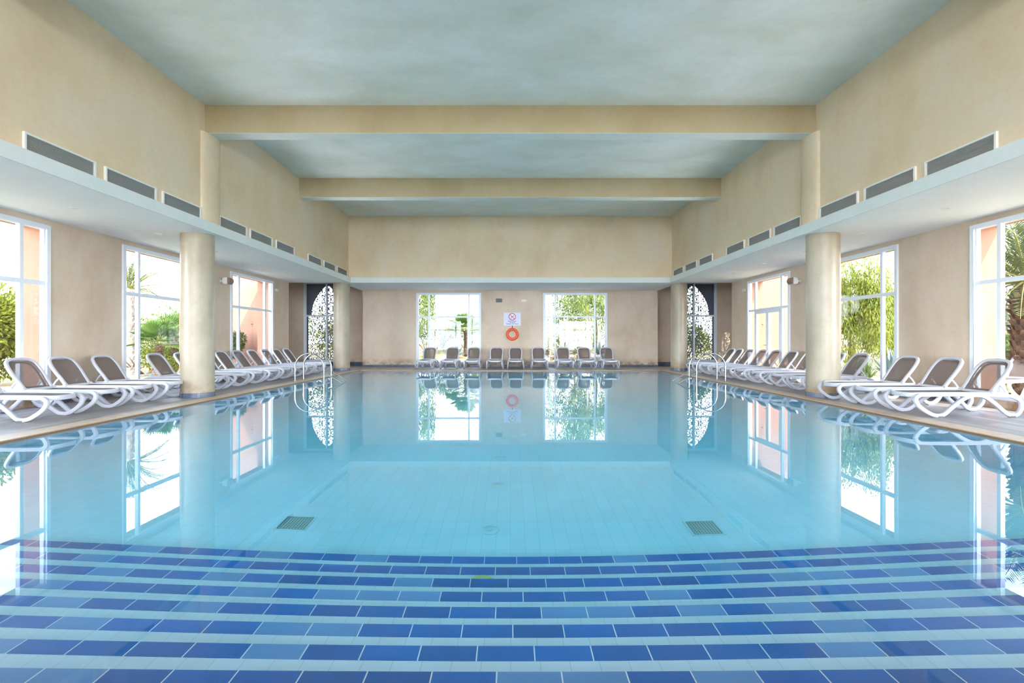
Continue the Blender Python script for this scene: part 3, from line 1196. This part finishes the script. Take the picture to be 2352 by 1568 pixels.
# ------------------------------------------------------------------ pool ladders (pairs of bent steel rails with treads)
for sgn in (-1, 1):
    nm = 'left' if sgn < 0 else 'right'
    o = empty('pool_ladder', (sgn * 6.39, 15.42, 0), 0, 'polished steel pool ladder arching over the %s pool edge' % nm, 'pool ladder', 'steel ladders at the pool edges')
    for yy in (-.31, .31):
        pts = [(0, 0.0), (0, .2), (0, .40)]
        for k in range(1, 16):
            a = PI * k / 16
            pts.append((.43 - .43 * math.cos(a), .40 + .43 * math.sin(a)))
        pts += [(.86, .40), (.86, .1), (.86, -.5), (.86, -1.1)]
        b = MB()
        b.tube([(-sgn * x, yy, z) for x, z in pts], .021, 12)
        rl = b.build('rail', M['steel'], o, smooth=True)
        b = MB()
        pts = cat([(.86, .27), (1.10, .13), (1.30, .01), (1.375, -.035), (1.38, -.06), (1.33, -.11), (1.1, -.23), (.86, -.36)], 3)
        b.tube([(-sgn * p_[0], yy, p_[1]) for p_ in pts], .019, 10)
        b.build('side_brace', M['steel'], rl, smooth=True)
        b = MB()
        b.lathe([(.045, 0), (.045, .008), (.024, .02)], 0, yy, n=20)
        b.build('floor_flange', M['steel'], rl, smooth=True)
    for z in (-.40, -.68, -.96):
        b = MB()
        b.box(-sgn * .82, -sgn * .90, -.31, .31, z, z + .025)
        b.build('tread', M['steel'], o)


# ------------------------------------------------------------------ sun loungers
def make_lounger():
    o = empty('sun_lounger')
    path = [(-.27, .345), (-.315, .32), (-.338, .265), (-.305, .19), (-.215, .11), (-.10, .045), (0, .030), (.09, .052), (.22, .15), (.38, .262), (.53, .330), (.66, .348),
            (.78, .318), (.91, .225), (1.02, .118), (1.10, .052), (1.186, .030), (1.27, .058), (1.335, .14), (1.345, .22), (1.30, .29), (1.18, .335)]
    for sy in (-1, 1):
        b = MB()
        pts = []
        for p in cat([(x, 0, z) for x, z in path], 4):
            out = .305 + .05 * (1 - p.z / .35)
            pts.append((p.x, sy * out, p.z))
        b.ribbon(pts, (0, 1, 0), .050, .060, rnd=.16)
        b.ribbon([(-.275, sy * .305, .348), (.2, sy * .305, .352), (.7, sy * .305, .352), (1.2, sy * .305, .332)], (0, 1, 0), .048, .050, rnd=.16)
        leg = b.build('side_frame', M['plastic'], o, smooth=True)
        for x in (.03, 1.18):
            b = MB()
            y = sy * .352
            b.box(x - .05, x + .03, y - .026, y + .026, 0, .022)
            b.build('foot_pad', M['pad'], leg)
    # seat frame and rounded foot end
    b = MB()
    ring = [(1.15, .27, .352), (.3, .275, .358), (-.18, .265, .355), (-.29, .225, .348), (-.345, .12, .342), (-.355, 0, .340),
            (-.345, -.12, .342), (-.29, -.225, .348), (-.18, -.265, .355), (.3, -.275, .358), (1.15, -.27, .352)]
    b.ribbon(cat(ring, 3), (0, 0, 1), .072, .036, rnd=.2)
    b.box(1.10, 1.15, -.27, .27, .33, .37)
    b.box(.88, .93, -.29, .29, .315, .35)
    b.box(.2, .24, -.29, .29, .315, .34)
    b.build('seat_frame', M['plastic'], o, smooth=True)
    b = MB()
    vs, fs = [], []
    cols = 8
    rows = [(-.325, .13), (-.30, .19), (-.25, .225), (-.15, .25), (.3, .255), (.93, .25)]
    for x, h in rows:
        for k in range(cols + 1):
            t = -1 + 2 * k / cols
            vs.append((x, t * h, .372 - .010 * (1 - t * t)))
    for i in range(len(rows) - 1):
        for k in range(cols):
            a = i * (cols + 1) + k
            fs.append((a, a + 1, a + cols + 2, a + cols + 1))
    b.add(vs, fs)
    b.build('seat_sling', M['sling'], o, smooth=True)
    # backrest
    ang = math.atan2(.50, .36)
    ca, sa = math.cos(ang), math.sin(ang)
    H0 = (.93, .385)

    def bp(y, t, d=0):
        return (H0[0] + ca * t - sa * d, y, H0[1] + sa * t + ca * d)
    loop = [(-.245, 0), (-.262, .15), (-.278, .32), (-.272, .47), (-.235, .57), (-.15, .612), (0, .625), (.15, .612), (.235, .57), (.272, .47), (.278, .32), (.262, .15), (.245, 0), (.12, -.012), (-.12, -.012)]
    b = MB()
    b.ribbon([Vector(bp(q.x, q.y)) for q in cat([(y, t, 0) for y, t in loop], 3, closed=True)], (sa, 0, -ca), .048, .050, closed=True, rnd=.2)
    bf = b.build('backrest_frame', M['plastic'], o, smooth=True)
    b = MB()
    ys = [(0.0, .225), (.15, .24), (.32, .255), (.47, .25), (.55, .225), (.59, .15)]
    vs, fs = [], []
    for t, h in ys:
        for k in range(cols + 1):
            q = -1 + 2 * k / cols
            vs.append(bp(q * h, t, .004 - .02 * (1 - q * q)))
    for i in range(len(ys) - 1):
        for k in range(cols):
            a = i * (cols + 1) + k
            fs.append((a, a + 1, a + cols + 2, a + cols + 1))
    b.add(vs, fs)
    b.build('backrest_sling', M['sling'], bf, smooth=True)
    b = MB()     # stiffening band of the frame seen through the sling
    inner = [(y * .80, .05 + t * .86) for y, t in loop[:13]] + [(.19, .05), (-.19, .05)]
    b.ribbon([Vector(bp(q.x, q.y, -.035)) for q in cat([(y, t, 0) for y, t in inner], 2, closed=True)], (sa, 0, -ca), .012, .05, closed=True)
    b.build('inner_band', M['plastic2'], bf, smooth=True)
    for sy in (-1, 1):
        b = MB()
        b.lathe([(.032, sy * .262), (.036, sy * .27), (.036, sy * .30), (.028, sy * .315)], .93, .385, n=16, ax='y')
        b.build('hinge_knob', M['plastic'], o, smooth=True)
        b = MB()
        a1 = bp(0, .20, -.04)
        b.ribbon([(a1[0], sy * .235, a1[2]), (1.14, sy * .235, .46), (1.20, sy * .235, .37)], (0, 1, 0), .022, .03)
        b.build('backrest_strut', M['plastic'], o)
    return o


LG = 'white sun loungers with taupe slings around the pool'
proto = make_lounger()
used = False


def place(x, y, rz, label):
    global used
    o = copy_tree(proto) if used else proto
    used = True
    o.location = (x, y, 0)
    o.rotation_euler = (0, 0, rz)
    tag(o, label, 'sun lounger', LG)
    return o


LY = [7.95, 8.86, 9.68, 10.64, 12.22, 13.2, 14.1, 15.0, 15.9, 16.8, 17.7, 18.55, 19.4]
for i, y in enumerate(LY):
    place(-7.28, y, PI + random.uniform(-.012, .012), 'white lounger with taupe sling in the left row, ' + ('nearest the camera' if i == 0 else '%s from the camera' % ordn[i]))
RY = [(6.78, 8.42), (6.79, 9.33), (6.74, 10.24), (7.15, 12.2), (7.15, 13.05), (7.17, 14.25), (7.17, 15.2), (7.17, 16.12), (7.17, 17.0), (7.17, 17.9), (7.17, 18.72), (7.17, 19.4)]
for i, (x, y) in enumerate(RY):
    place(x, y, random.uniform(-.012, .012), 'white lounger with taupe sling in right row, ' + ('nearest the camera' if i == 0 else '%s from the camera' % ordn[i]))
BX = [-3.65, -2.62, -1.62, -.655, .226, 1.25, 2.34, 3.29, 4.26]
where = ['leftmost, before the left window', 'second from left, before the left window', 'third from left, by the window jamb', 'fourth from left, before the bare wall',
         'below the lifebuoy', 'fourth from right, left of the right window', 'third from right, before the right window', 'second from right, before the right window', 'rightmost, at the jamb of the right window']
for x, wl in zip(BX, where):
    place(x, 21.72, PI / 2 + random.uniform(-.05, .02), 'white lounger along the back wall, ' + wl)
place(10.55, 11.0, 0.4, 'white lounger standing outside on the garden side of the right windows')

# ------------------------------------------------------------------ garden
def leaf_quad(vs, fs, c, d, up, ln, wd):
    """diamond leaf from c along d"""
    sd = d.cross(up)
    if sd.length < 1e-4: sd = Vector((1, 0, 0))
    sd.normalize()
    o = len(vs)
    vs += [c, c + d * ln * .45 + sd * wd, c + d * ln, c + d * ln * .45 - sd * wd]
    fs.append((o, o + 1, o + 2, o + 3))


def foliage(clumps, n, ln, wd, droop=0.0, rnd=random):
    """clumps: list of (centre, radii); leaves on and in the clumps"""
    vs, fs = [], []
    wts = [r[0] * r[1] + r[1] * r[2] for c, r in clumps]
    for i in range(n):
        c, r = rnd.choices(clumps, wts)[0]
        while True:
            d = Vector((rnd.gauss(0, 1), rnd.gauss(0, 1), rnd.gauss(0, 1)))
            if d.length > .1: break
        d.normalize()
        k = rnd.uniform(.55, 1.05)
        pnt = Vector((c[0] + d.x * r[0] * k, c[1] + d.y * r[1] * k, c[2] + d.z * r[2] * k))
        dr = (d + Vector((rnd.uniform(-.8, .8), rnd.uniform(-.8, .8), rnd.uniform(-.8, .8) - droop * 3))).normalized()
        leaf_quad(vs, fs, pnt, dr, Vector((rnd.uniform(-1, 1), rnd.uniform(-1, 1), rnd.uniform(-1, 1))), ln * rnd.uniform(.6, 1.3), wd * rnd.uniform(.7, 1.2))
    m = MB()
    m.add(vs, fs)
    return m


def bush(name, loc, size, n, ln, wd, m, label, category, group=None, droop=0):
    o = empty(name, loc, 0, label, category, group)
    sx, sy, sz = size
    cl = []
    k = max(5, int(sx * sy * 4))
    for i in range(min(k, 26)):
        cl.append(((random.uniform(-.75, .75) * sx, random.uniform(-.7, .7) * sy, random.uniform(.35, .78) * sz), (sx * .33 + .12, sy * .33 + .12, sz * .30)))
    foliage(cl, n, ln, wd, droop).build('leaves', m, o, recalc=False)
    b = MB()
    for i in range(7):
        a = random.uniform(0, 6.28)
        b.tube([(0.05 * math.cos(a), .05 * math.sin(a), 0), (sx * .3 * math.cos(a), sy * .3 * math.sin(a), sz * .35), (sx * .5 * math.cos(a), sy * .5 * math.sin(a), sz * .7)], .03, 5, r1=.008)
    b.build('stems', M['bark'], o, smooth=True)
    return o


def pepper_tree(loc, h, rad, n, m, label, group='weeping trees in the garden', ln=.20, wd=.022):
    o = empty('pepper_tree', loc, 0, label, 'tree', group)
    b = MB()
    top = h * .62
    b.tube([(0, 0, 0), (.08, .05, top * .4), (-.05, 0, top)], .16, 8, r1=.08)
    cl = []
    for i in range(16):
        a = random.uniform(0, 6.28)
        rr = rad * random.uniform(.25, .85)
        z = h * random.uniform(.45, .88)
        p_ = (math.cos(a) * rr, math.sin(a) * rr, z)
        b.tube([(-.03, 0, top * .8), (p_[0] * .6, p_[1] * .6, z * .92), p_], .05, 5, r1=.012)
        cl.append((p_, (rad * .34, rad * .34, h * .17)))
        cl.append(((p_[0] * 1.08, p_[1] * 1.08, z - h * .22), (rad * .24, rad * .24, h * .20)))
    b.build('trunk', M['bark'], o, smooth=True)
    foliage(cl, n, ln, wd, .9).build('leaves', m, o, recalc=False)
    return o


def frond(vs, fs, base, az, el, L_, sag, nl, ll, lw=.013):
    """one feather frond; returns its midrib points"""
    d = Vector((math.cos(az) * math.cos(el), math.sin(az) * math.cos(el), math.sin(el)))
    pts = [Vector(base)]
    p_ = Vector(base)
    for k in range(9):
        t = (k + 1) / 9
        dd = (d + Vector((0, 0, -sag * t * t * 1.6))).normalized()
        p_ = p_ + dd * L_ / 9
        pts.append(p_.copy())
    for i in range(nl):
        t = .14 + .86 * i / nl
        q = t * 9
        k = min(8, int(q))
        c = pts[k].lerp(pts[k + 1], q - k)
        tan = (pts[k + 1] - pts[k]).normalized()
        sd = tan.cross(Vector((0, 0, 1)))
        if sd.length < .05: sd = Vector((1, 0, 0))
        sd.normalize()
        up = sd.cross(tan)
        l2 = ll * math.sin(PI * min(1, t * .9 + .12)) ** .6
        for s_ in (-1, 1):
            dl = (sd * s_ * .75 + tan * .65 + up * random.uniform(.1, .45)).normalized()
            leaf_quad(vs, fs, c, dl, up, l2 * random.uniform(.85, 1.1), lw)
    return pts


def date_palm(loc, ht, r, nf, L_, label, barkm, group=None, emax=80, nl=34, ll=.32):
    o = empty('date_palm', loc, random.uniform(0, 6), label, 'palm tree', group)
    b = MB()
    b.lathe([(r * 1.05, -.1), (r, .3), (r * .9, ht * .6), (r * .85, ht), (r * .3, ht + .25)], n=20)
    rows = int(ht / .12)
    for j in range(rows):      # leaf-base bosses in a spiral
        z = .05 + j * .12
        for k in range(9):
            a = 2 * PI * (k + .5 * (j % 2)) / 9
            rr = r * (.98 - .1 * z / ht)
            c = Vector((math.cos(a) * rr, math.sin(a) * rr, z))
            out = Vector((math.cos(a), math.sin(a), 0))
            sd = Vector((-math.sin(a), math.cos(a), 0))
            w_ = r * .30
            pr = r * random.uniform(.08, .5)
            a += random.uniform(-.15, .15)
            w_ *= random.uniform(.7, 1.15)
            sd = Vector((-math.sin(a), math.cos(a), random.uniform(-.3, .3)))
            b.add([c - sd * w_ - Vector((0, 0, .05)), c + sd * w_ - Vector((0, 0, .05)), c + sd * w_ * .6 + out * pr + Vector((0, 0, .09)), c - sd * w_ * .6 + out * pr + Vector((0, 0, .09)), c + Vector((0, 0, .10))],
                  [(0, 1, 2, 3), (3, 2, 4), (0, 3, 4), (1, 4, 2)])
    b.build('trunk', barkm, o)
    vs, fs = [], []
    rb = MB()
    for i in range(nf):
        az = i * 2.4 + random.uniform(-.2, .2)
        t = i / nf
        el = math.radians(emax - 100 * t + random.uniform(-6, 6))
        pts = frond(vs, fs, (math.cos(az) * r * .5, math.sin(az) * r * .5, ht + .1), az, el, L_ * random.uniform(.85, 1.1), .75, nl, ll)
        rb.tube(pts, .022, 5, r1=.005)
    m = MB()
    m.add(vs, fs)
    fo = m.build('fronds', M['frond'], o, recalc=False)
    rb.build('midribs', M['yucca'], fo, smooth=True)
    return o


def fan_palm(loc, ht, nf, R_, label, group='fan palms in the garden', m='fan'):
    o = empty('fan_palm', loc, random.uniform(0, 6), label, 'palm tree', group)
    b = MB()
    b.lathe([(.12, -.05), (.14, .1), (.11, ht * .9), (.05, ht)], n=12)
    for j in range(int(ht / .07)):
        for k in range(7):
            a = 2 * PI * (k + .5 * (j % 2)) / 7
            z = .04 + j * .07
            c = Vector((math.cos(a) * .11, math.sin(a) * .11, z))
            b.add([c + Vector((-math.sin(a) * .04, math.cos(a) * .04, 0)), c - Vector((-math.sin(a) * .04, math.cos(a) * .04, 0)), c + Vector((math.cos(a) * .07, math.sin(a) * .07, .09))], [(0, 1, 2)])
    b.build('trunk', M['bark'], o, recalc=False)
    vs, fs = [], []
    pt = MB()
    for i in range(nf):
        az = i * 2.4
        el = math.radians(78 - 95 * i / nf)
        d = Vector((math.cos(az) * math.cos(el), math.sin(az) * math.cos(el), math.sin(el)))
        c = Vector((0, 0, ht)) + d * R_ * .5
        pt.tube([(0, 0, ht - .05), c], .014, 5, r1=.008)
        sd = d.cross(Vector((0, 0, 1)))
        if sd.length < .05: sd = Vector((1, 0, 0))
        sd.normalize()
        up = sd.cross(d)
        for k in range(22):
            a = math.radians(-105 + 210 * k / 21)
            dl = (d * math.cos(a) + sd * math.sin(a) + up * .18 * abs(math.sin(a))).normalized()
            e_ = c + dl * R_ * .62 * (1 - .12 * abs(math.sin(a)))
            nn = dl.cross(up).normalized() * .036 * R_
            mid = c + dl * R_ * .34
            o_ = len(vs)
            vs += [c, mid + nn, e_ - Vector((0, 0, .05)), mid - nn]
            fs.append((o_, o_ + 1, o_ + 2, o_ + 3))
    mm = MB()
    mm.add(vs, fs)
    f_ = mm.build('fans', M[m], o, recalc=False)
    pt.build('leaf_stalks', M['yucca'], f_, smooth=True)
    return o


def rosette(name, loc, n, ln, wd, m, label, category, stem=0, el0=85, el1=15, group=None, curve=.15):
    """agave or yucca: thick channelled blades in a rosette"""
    o = empty(name, loc, random.uniform(0, 6), label, category, group)
    b = MB()
    for i in range(n):
        az = i * 2.4 + random.uniform(-.15, .15)
        el = math.radians(el0 - (el0 - el1) * i / n)
        d = Vector((math.cos(az) * math.cos(el), math.sin(az) * math.cos(el), math.sin(el)))
        sd = Vector((-math.sin(az), math.cos(az), 0))
        up = sd.cross(d)
        L_ = ln * random.uniform(.85, 1.1)
        rows = []
        for k, (t, w_) in enumerate(((0, .6), (.25, 1), (.55, .85), (.8, .45), (1, .02))):
            c = Vector((0, 0, stem)) + d * L_ * t + Vector((0, 0, -curve * L_ * t * t * (1 - el / 1.6)))
            rows.append((c - sd * wd * w_, c + up * -.25 * wd * w_, c + sd * wd * w_))
        vs = [v for r in rows for v in r]
        fs = []
        for k in range(4):
            fs += [(k * 3, k * 3 + 1, k * 3 + 4, k * 3 + 3), (k * 3 + 1, k * 3 + 2, k * 3 + 5, k * 3 + 4)]
        b.add(vs, fs)
    b.build('blades', M[m], o, recalc=False, smooth=True)
    if stem > .1:
        s_ = MB()
        s_.tube([(0, 0, -.05), (.03, 0, stem * .5), (0, 0, stem + .05)], .07, 8, r1=.05)
        s_.build('stem', M['barkpale'], o, smooth=True)
    return o


GZ = -.12
# ground with low mounds behind the back wall and a lawn band beside each flank
def ground():
    b = MB()
    xs = [-60 + i * 2.0 for i in range(61)]
    ys = [-30 + j * 2.0 for j in range(66)]

    def h(x, y):
        if abs(x) < 12 and y < 25.6: return GZ - .05
        z = GZ
        if y > 26:
            t = min(1, (y - 26) / 5)
            z += t * (.55 + .35 * math.sin(x * .7 + 1) * math.cos(y * .5))
        return z
    vs = [(x, y, h(x, y)) for y in ys for x in xs]
    W_ = len(xs)
    fs = []
    for j in range(len(ys) - 1):
        for i in range(W_ - 1):
            cx, cyy = xs[i] + 1, ys[j] + 1
            if abs(cx) < 9 and -6 < cyy < 24: continue
            fs.append((j * W_ + i, j * W_ + i + 1, (j + 1) * W_ + i + 1, (j + 1) * W_ + i))
    b.add(vs, fs)
    return b


struct(ground(), 'ground', M['ground'], smooth=True)
for sgn in (-1, 1):
    b = MB()
    b.box(sgn * 9.5, sgn * 13.6, -8, 19.6, GZ - .02, GZ + .015)
    struct(b, 'lawn_%s' % ('left' if sgn < 0 else 'right'), M['lawn'])
    b = MB()
    b.box(sgn * 13.6, sgn * 13.75, -8, 30, GZ - .02, GZ + .07)
    o = b.build('garden_kerb', M['curb'])
    tag(o, 'low pale stone kerb at the edge of the %s lawn' % ('left' if sgn < 0 else 'right'), 'kerb')
b = MB()
b.box(-40, -19.8, 33, 33.3, GZ, 2.75)
b.box(-26.5, -21.8, 32.99, 33.31, 2.75, 3.1)
o = b.build('garden_wall', plaster('pale_garden_wall', (.66, .50, .36), (.70, .55, .40), (.72, .58, .44), rough=.9, spec=.1))
tag(o, 'long pale sand rendered wall far beyond the left garden', 'garden wall')
b = MB()
b.box(36, 48, 36, 44, GZ, 3.4)
b.box(38, 43, 35.4, 36, GZ, 2.6)
b.box(35.8, 48.2, 35.8, 44.2, 3.4, 3.6)
o = b.build('garden_house', M['terra'])
tag(o, 'low terracotta building far beyond the right garden', 'building')

# left garden
bush('hedge', (-15.2, 14.3, GZ), (1.1, 3.8, 2.85), 26000, .16, .032, M['leafy'], 'tall bright yellow green hedge outside the nearest left window', 'hedge')
date_palm((-14.0, 18.65, GZ), 3.15, .20, 34, 1.9, 'slim date palm with pale trunk outside the second left window', M['barkpale'], 'date palms in the garden', nl=30, ll=.26)
bush('hedge', (-13.9, 19.4, GZ), (.7, 3.0, 1.05), 6000, .10, .025, M['leafy'], 'low clipped yellow green hedge behind the left lawn', 'hedge')
fan_palm((-12.2, 17.7, GZ), 1.25, 16, .95, 'small bright fan palm outside the second left window, nearer one')
fan_palm((-13.8, 20.9, GZ), 1.5, 14, 1.1, 'small fan palm behind the near one outside the second left window')
bush('shrub', (-17.6, 23.0, GZ), (2.2, 1.8, 2.9), 7000, .14, .03, M['leafp'], 'large pale green shrub behind the left date palm', 'shrub')
bush('shrub', (-17.8, 26.5, GZ), (2.6, 2.0, 1.9), 5000, .14, .03, M['leafg'], 'mid green shrub before the far garden wall on the left', 'shrub')
pepper_tree((-24.5, 41, GZ), 4.6, 2.5, 3500, M['leafb'], 'grey green tree rising behind the far garden wall')
rosette('agave', (-14.9, 22.3, GZ), 26, .9, .07, 'agave', 'grey agave among shrubs on the far left lawn', 'agave', group='agaves in the garden')
o = empty('potted_shrub', (-10.4, 18.9, GZ), 0, 'leafy green shrub in a round pot outside the third left window', 'potted plant')
b = MB()
b.lathe([(.20, 0), (.27, .35), (.30, .5), (.27, .5), (.25, .45), (.001, .44)], n=28)
b.build('pot', M['pot'], o, smooth=True)
foliage([((0, 0, 1.15), (.42, .42, .45)), ((.2, .1, 1.4), (.3, .3, .3)), ((-.15, -.05, .85), (.3, .3, .3))], 1500, .11, .03).build('leaves', M['leafg'], o, recalc=False)

# back garden, left window
pepper_tree((-5.6, 30.0, GZ + .5), 5.2, 1.25, 9000, M['leafp'], 'slender weeping tree at the left edge of the left back window', ln=.18)
rosette('yucca', (-4.05, 30.5, GZ + .6), 46, 1.55, .035, 'leafb', 'tall arching grass leaved yucca in the left back window', 'yucca', stem=.2, el0=88, el1=35, curve=.5)
fan_palm((-3.35, 29.0, GZ + .5), 1.15, 12, .62, 'smaller fan palm in the middle of the left back window')
fan_palm((-2.55, 29.4, GZ + .5), 1.45, 16, 1.15, 'larger fan palm at the right mullion of the left back window')
rosette('agave', (-3.0, 28.6, GZ + .45), 24, .8, .07, 'agave', 'blue agave between the two fan palms', 'agave', group='agaves in the garden')
rosette('agave', (-1.95, 28.9, GZ + .45), 24, .85, .07, 'agavey', 'green agave at the right edge of the left back window', 'agave', group='agaves in the garden')
rosette('agave', (-4.75, 28.8, GZ + .4), 22, .6, .06, 'agave', 'small pale agave under the slender weeping tree', 'agave', group='agaves in the garden')
for i, (x, y, sx, hh, mm_, lb_) in enumerate(((-6.0, 36, 2.6, 2.2, 'leafb', 'grey green shrubs far behind the slender weeping tree'), (-3.2, 37, 2.4, 2.6, 'leafp', 'pale shrub mass behind the fan palms'),
                                              (-.6, 35, 2.4, 2.3, 'leafb', 'grey green shrub mass behind the bare back wall'))):
    bush('shrub', (x, y, GZ + .6), (sx, 1.5, hh), 5500, .16, .028, M[mm_], lb_, 'shrub')
b = MB()
b.tube([(0, 0, 0), (0, 0, 4.4)], .09, 8)
b.tube([(0, 0, 4.4), (0, 0, 6.3)], .035, 6)
b.tube([(-.12, 0, 4.2), (.12, 0, 4.2)], .05, 6)
o = b.build('antenna_mast', M['pole'], smooth=True)
o.location = (-7.25, 60, .3)
tag(o, 'thin antenna mast against the sky in the left back window', 'mast')

# back garden, right window
pepper_tree((5.3, 32.0, GZ + .6), 5.9, 2.9, 26000, M['leafp'], 'big weeping tree filling the right back window', ln=.15)
pepper_tree((8.6, 30.0, GZ + .6), 5.2, 2.0, 12000, M['leafg'], 'darker tree beside the big weeping tree, behind the right alcove')
rosette('yucca', (4.35, 28.6, GZ + .6), 60, .62, .022, 'yucca', 'yellow yucca head on a tall stem in the right back window', 'yucca', stem=2.15, el0=88, el1=-50)
rosette('yucca', (3.55, 28.2, GZ + .6), 70, .95, .035, 'yucca', 'large bright yucca at the middle of the right back window', 'yucca', stem=.95, el0=88, el1=-35)
date_palm((2.0, 28.0, GZ + .5), .25, .14, 22, 1.75, 'young date palm at the left edge of the right back window', M['bark'], 'date palms in the garden', emax=86, nl=28, ll=.22)
date_palm((2.95, 28.6, GZ + .5), .2, .14, 20, 1.55, 'young date palm left of the large bright yucca', M['bark'], 'date palms in the garden', emax=86, nl=28, ll=.22)
date_palm((3.75, 27.6, GZ + .4), .15, .12, 16, 1.2, 'young date palm in front of the large bright yucca', M['bark'], 'date palms in the garden', emax=86, nl=24, ll=.2)
rosette('agave', (5.0, 28.6, GZ + .5), 26, .95, .07, 'agave', 'blue agave at the right edge of the right back window', 'agave', group='agaves in the garden')
rosette('agave', (3.35, 30.2, GZ + .6), 24, .8, .07, 'agave', 'pale agave behind the young date palms', 'agave', group='agaves in the garden')
for i in range(7):

    px_, py_ = ((3.0, 27.7), (3.3, 28.0), (3.9, 28.2), (4.5, 27.9), (2.4, 28.4), (4.9, 27.7), (4.2, 28.5))[i]
    b = MB()
    pr = [(.001, -.12), (.20, -.08), (.26, .02), (.18, .13), (.001, .17)]
    b.lathe(pr, n=9, sx=random.uniform(.8, 1.5), sy=random.uniform(.7, 1.1))
    o = b.build('rock', M['curb'] if i % 2 else M['terra'])
    o.location = (px_, py_, GZ + .42)
    o.rotation_euler = (0, 0, random.uniform(0, 3))
    tag(o, 'rough earth coloured stone on the mound outside the right back window', 'rock', 'stones on the mound outside the right back window')

# behind the pierced screens
bush('shrub', (-9.3, 28.5, GZ + .4), (1.9, 1.2, 2.4), 5000, .15, .035, M['leafy'], 'bright green shrub behind the left pierced screen', 'shrub')
bush('shrub', (9.6, 27.8, GZ + .4), (1.6, 1.0, 1.9), 4000, .15, .035, M['leafy'], 'bright green shrub behind the right pierced screen', 'shrub')

# right garden
pepper_tree((13.9, 20.8, GZ), 4.6, 1.9, 22000, M['leafy'], 'bright yellow green weeping tree outside the second right window', ln=.14, wd=.02)
pepper_tree((17.2, 23.2, GZ), 3.3, 2.0, 20000, M['leafy'], 'yellow green weeping tree further back outside the second right window', ln=.15, wd=.022)
pepper_tree((21.5, 25.5, GZ), 3.4, 2.2, 14000, M['leafp'], 'paler weeping tree at the right of the two bright ones', ln=.2)
pepper_tree((24.5, 25.5, GZ), 5.0, 2.8, 5000, M['leafb'], 'hazy grey green tree seen past the nearest right window jamb', ln=.22)
rosette('agave', (11.75, 15.6, GZ), 24, 1.15, .085, 'agave', 'big blue agave outside the second right window', 'agave', group='agaves in the garden', el1=35)
rosette('agave', (14.2, 20.9, GZ), 22, .9, .07, 'agave', 'pale agave under the bright weeping trees', 'agave', group='agaves in the garden')
rosette('agave', (12.35, 12.75, GZ), 22, 1.0, .075, 'agavey', 'striped yellow and green agave beside the big date palm', 'agave', group='agaves in the garden', el1=40)
rosette('agave', (13.4, 14.6, GZ), 22, .95, .075, 'agavey', 'striped agave behind the white jamb of the nearest right window', 'agave', group='agaves in the garden', el1=40)
date_palm((11.9, 11.7, GZ), 2.6, .29, 62, 2.2, 'big date palm with rough brown trunk outside the nearest right window', M['bark'], 'date palms in the garden', nl=40, ll=.36)
bush('shrub', (16.2, 17.0, GZ), (1.0, 1.4, 1.5), 4000, .14, .035, M['leafg'], 'dark green shrub behind the striped agaves', 'shrub')
bush('shrub', (20.5, 21.0, GZ), (2.0, 1.6, 1.6), 4000, .14, .035, M['leafp'], 'mid green shrub further behind the striped agaves', 'shrub')
rosette('agave', (12.2, 17.4, GZ), 30, .7, .04, 'leafg', 'spiky dark green plant at the foot of the bright weeping tree', 'plant', el1=15)
o = empty('garden_pot', (11.85, 17.6, GZ), 0, 'glossy black round pot on the right lawn', 'pot')
b = MB()
b.lathe([(.12, 0), (.22, .12), (.25, .25), (.20, .36), (.22, .40), (.17, .40), (.15, .3), (.001, .3)], n=28)
b.build('vessel', M['potdark'], o, smooth=True)
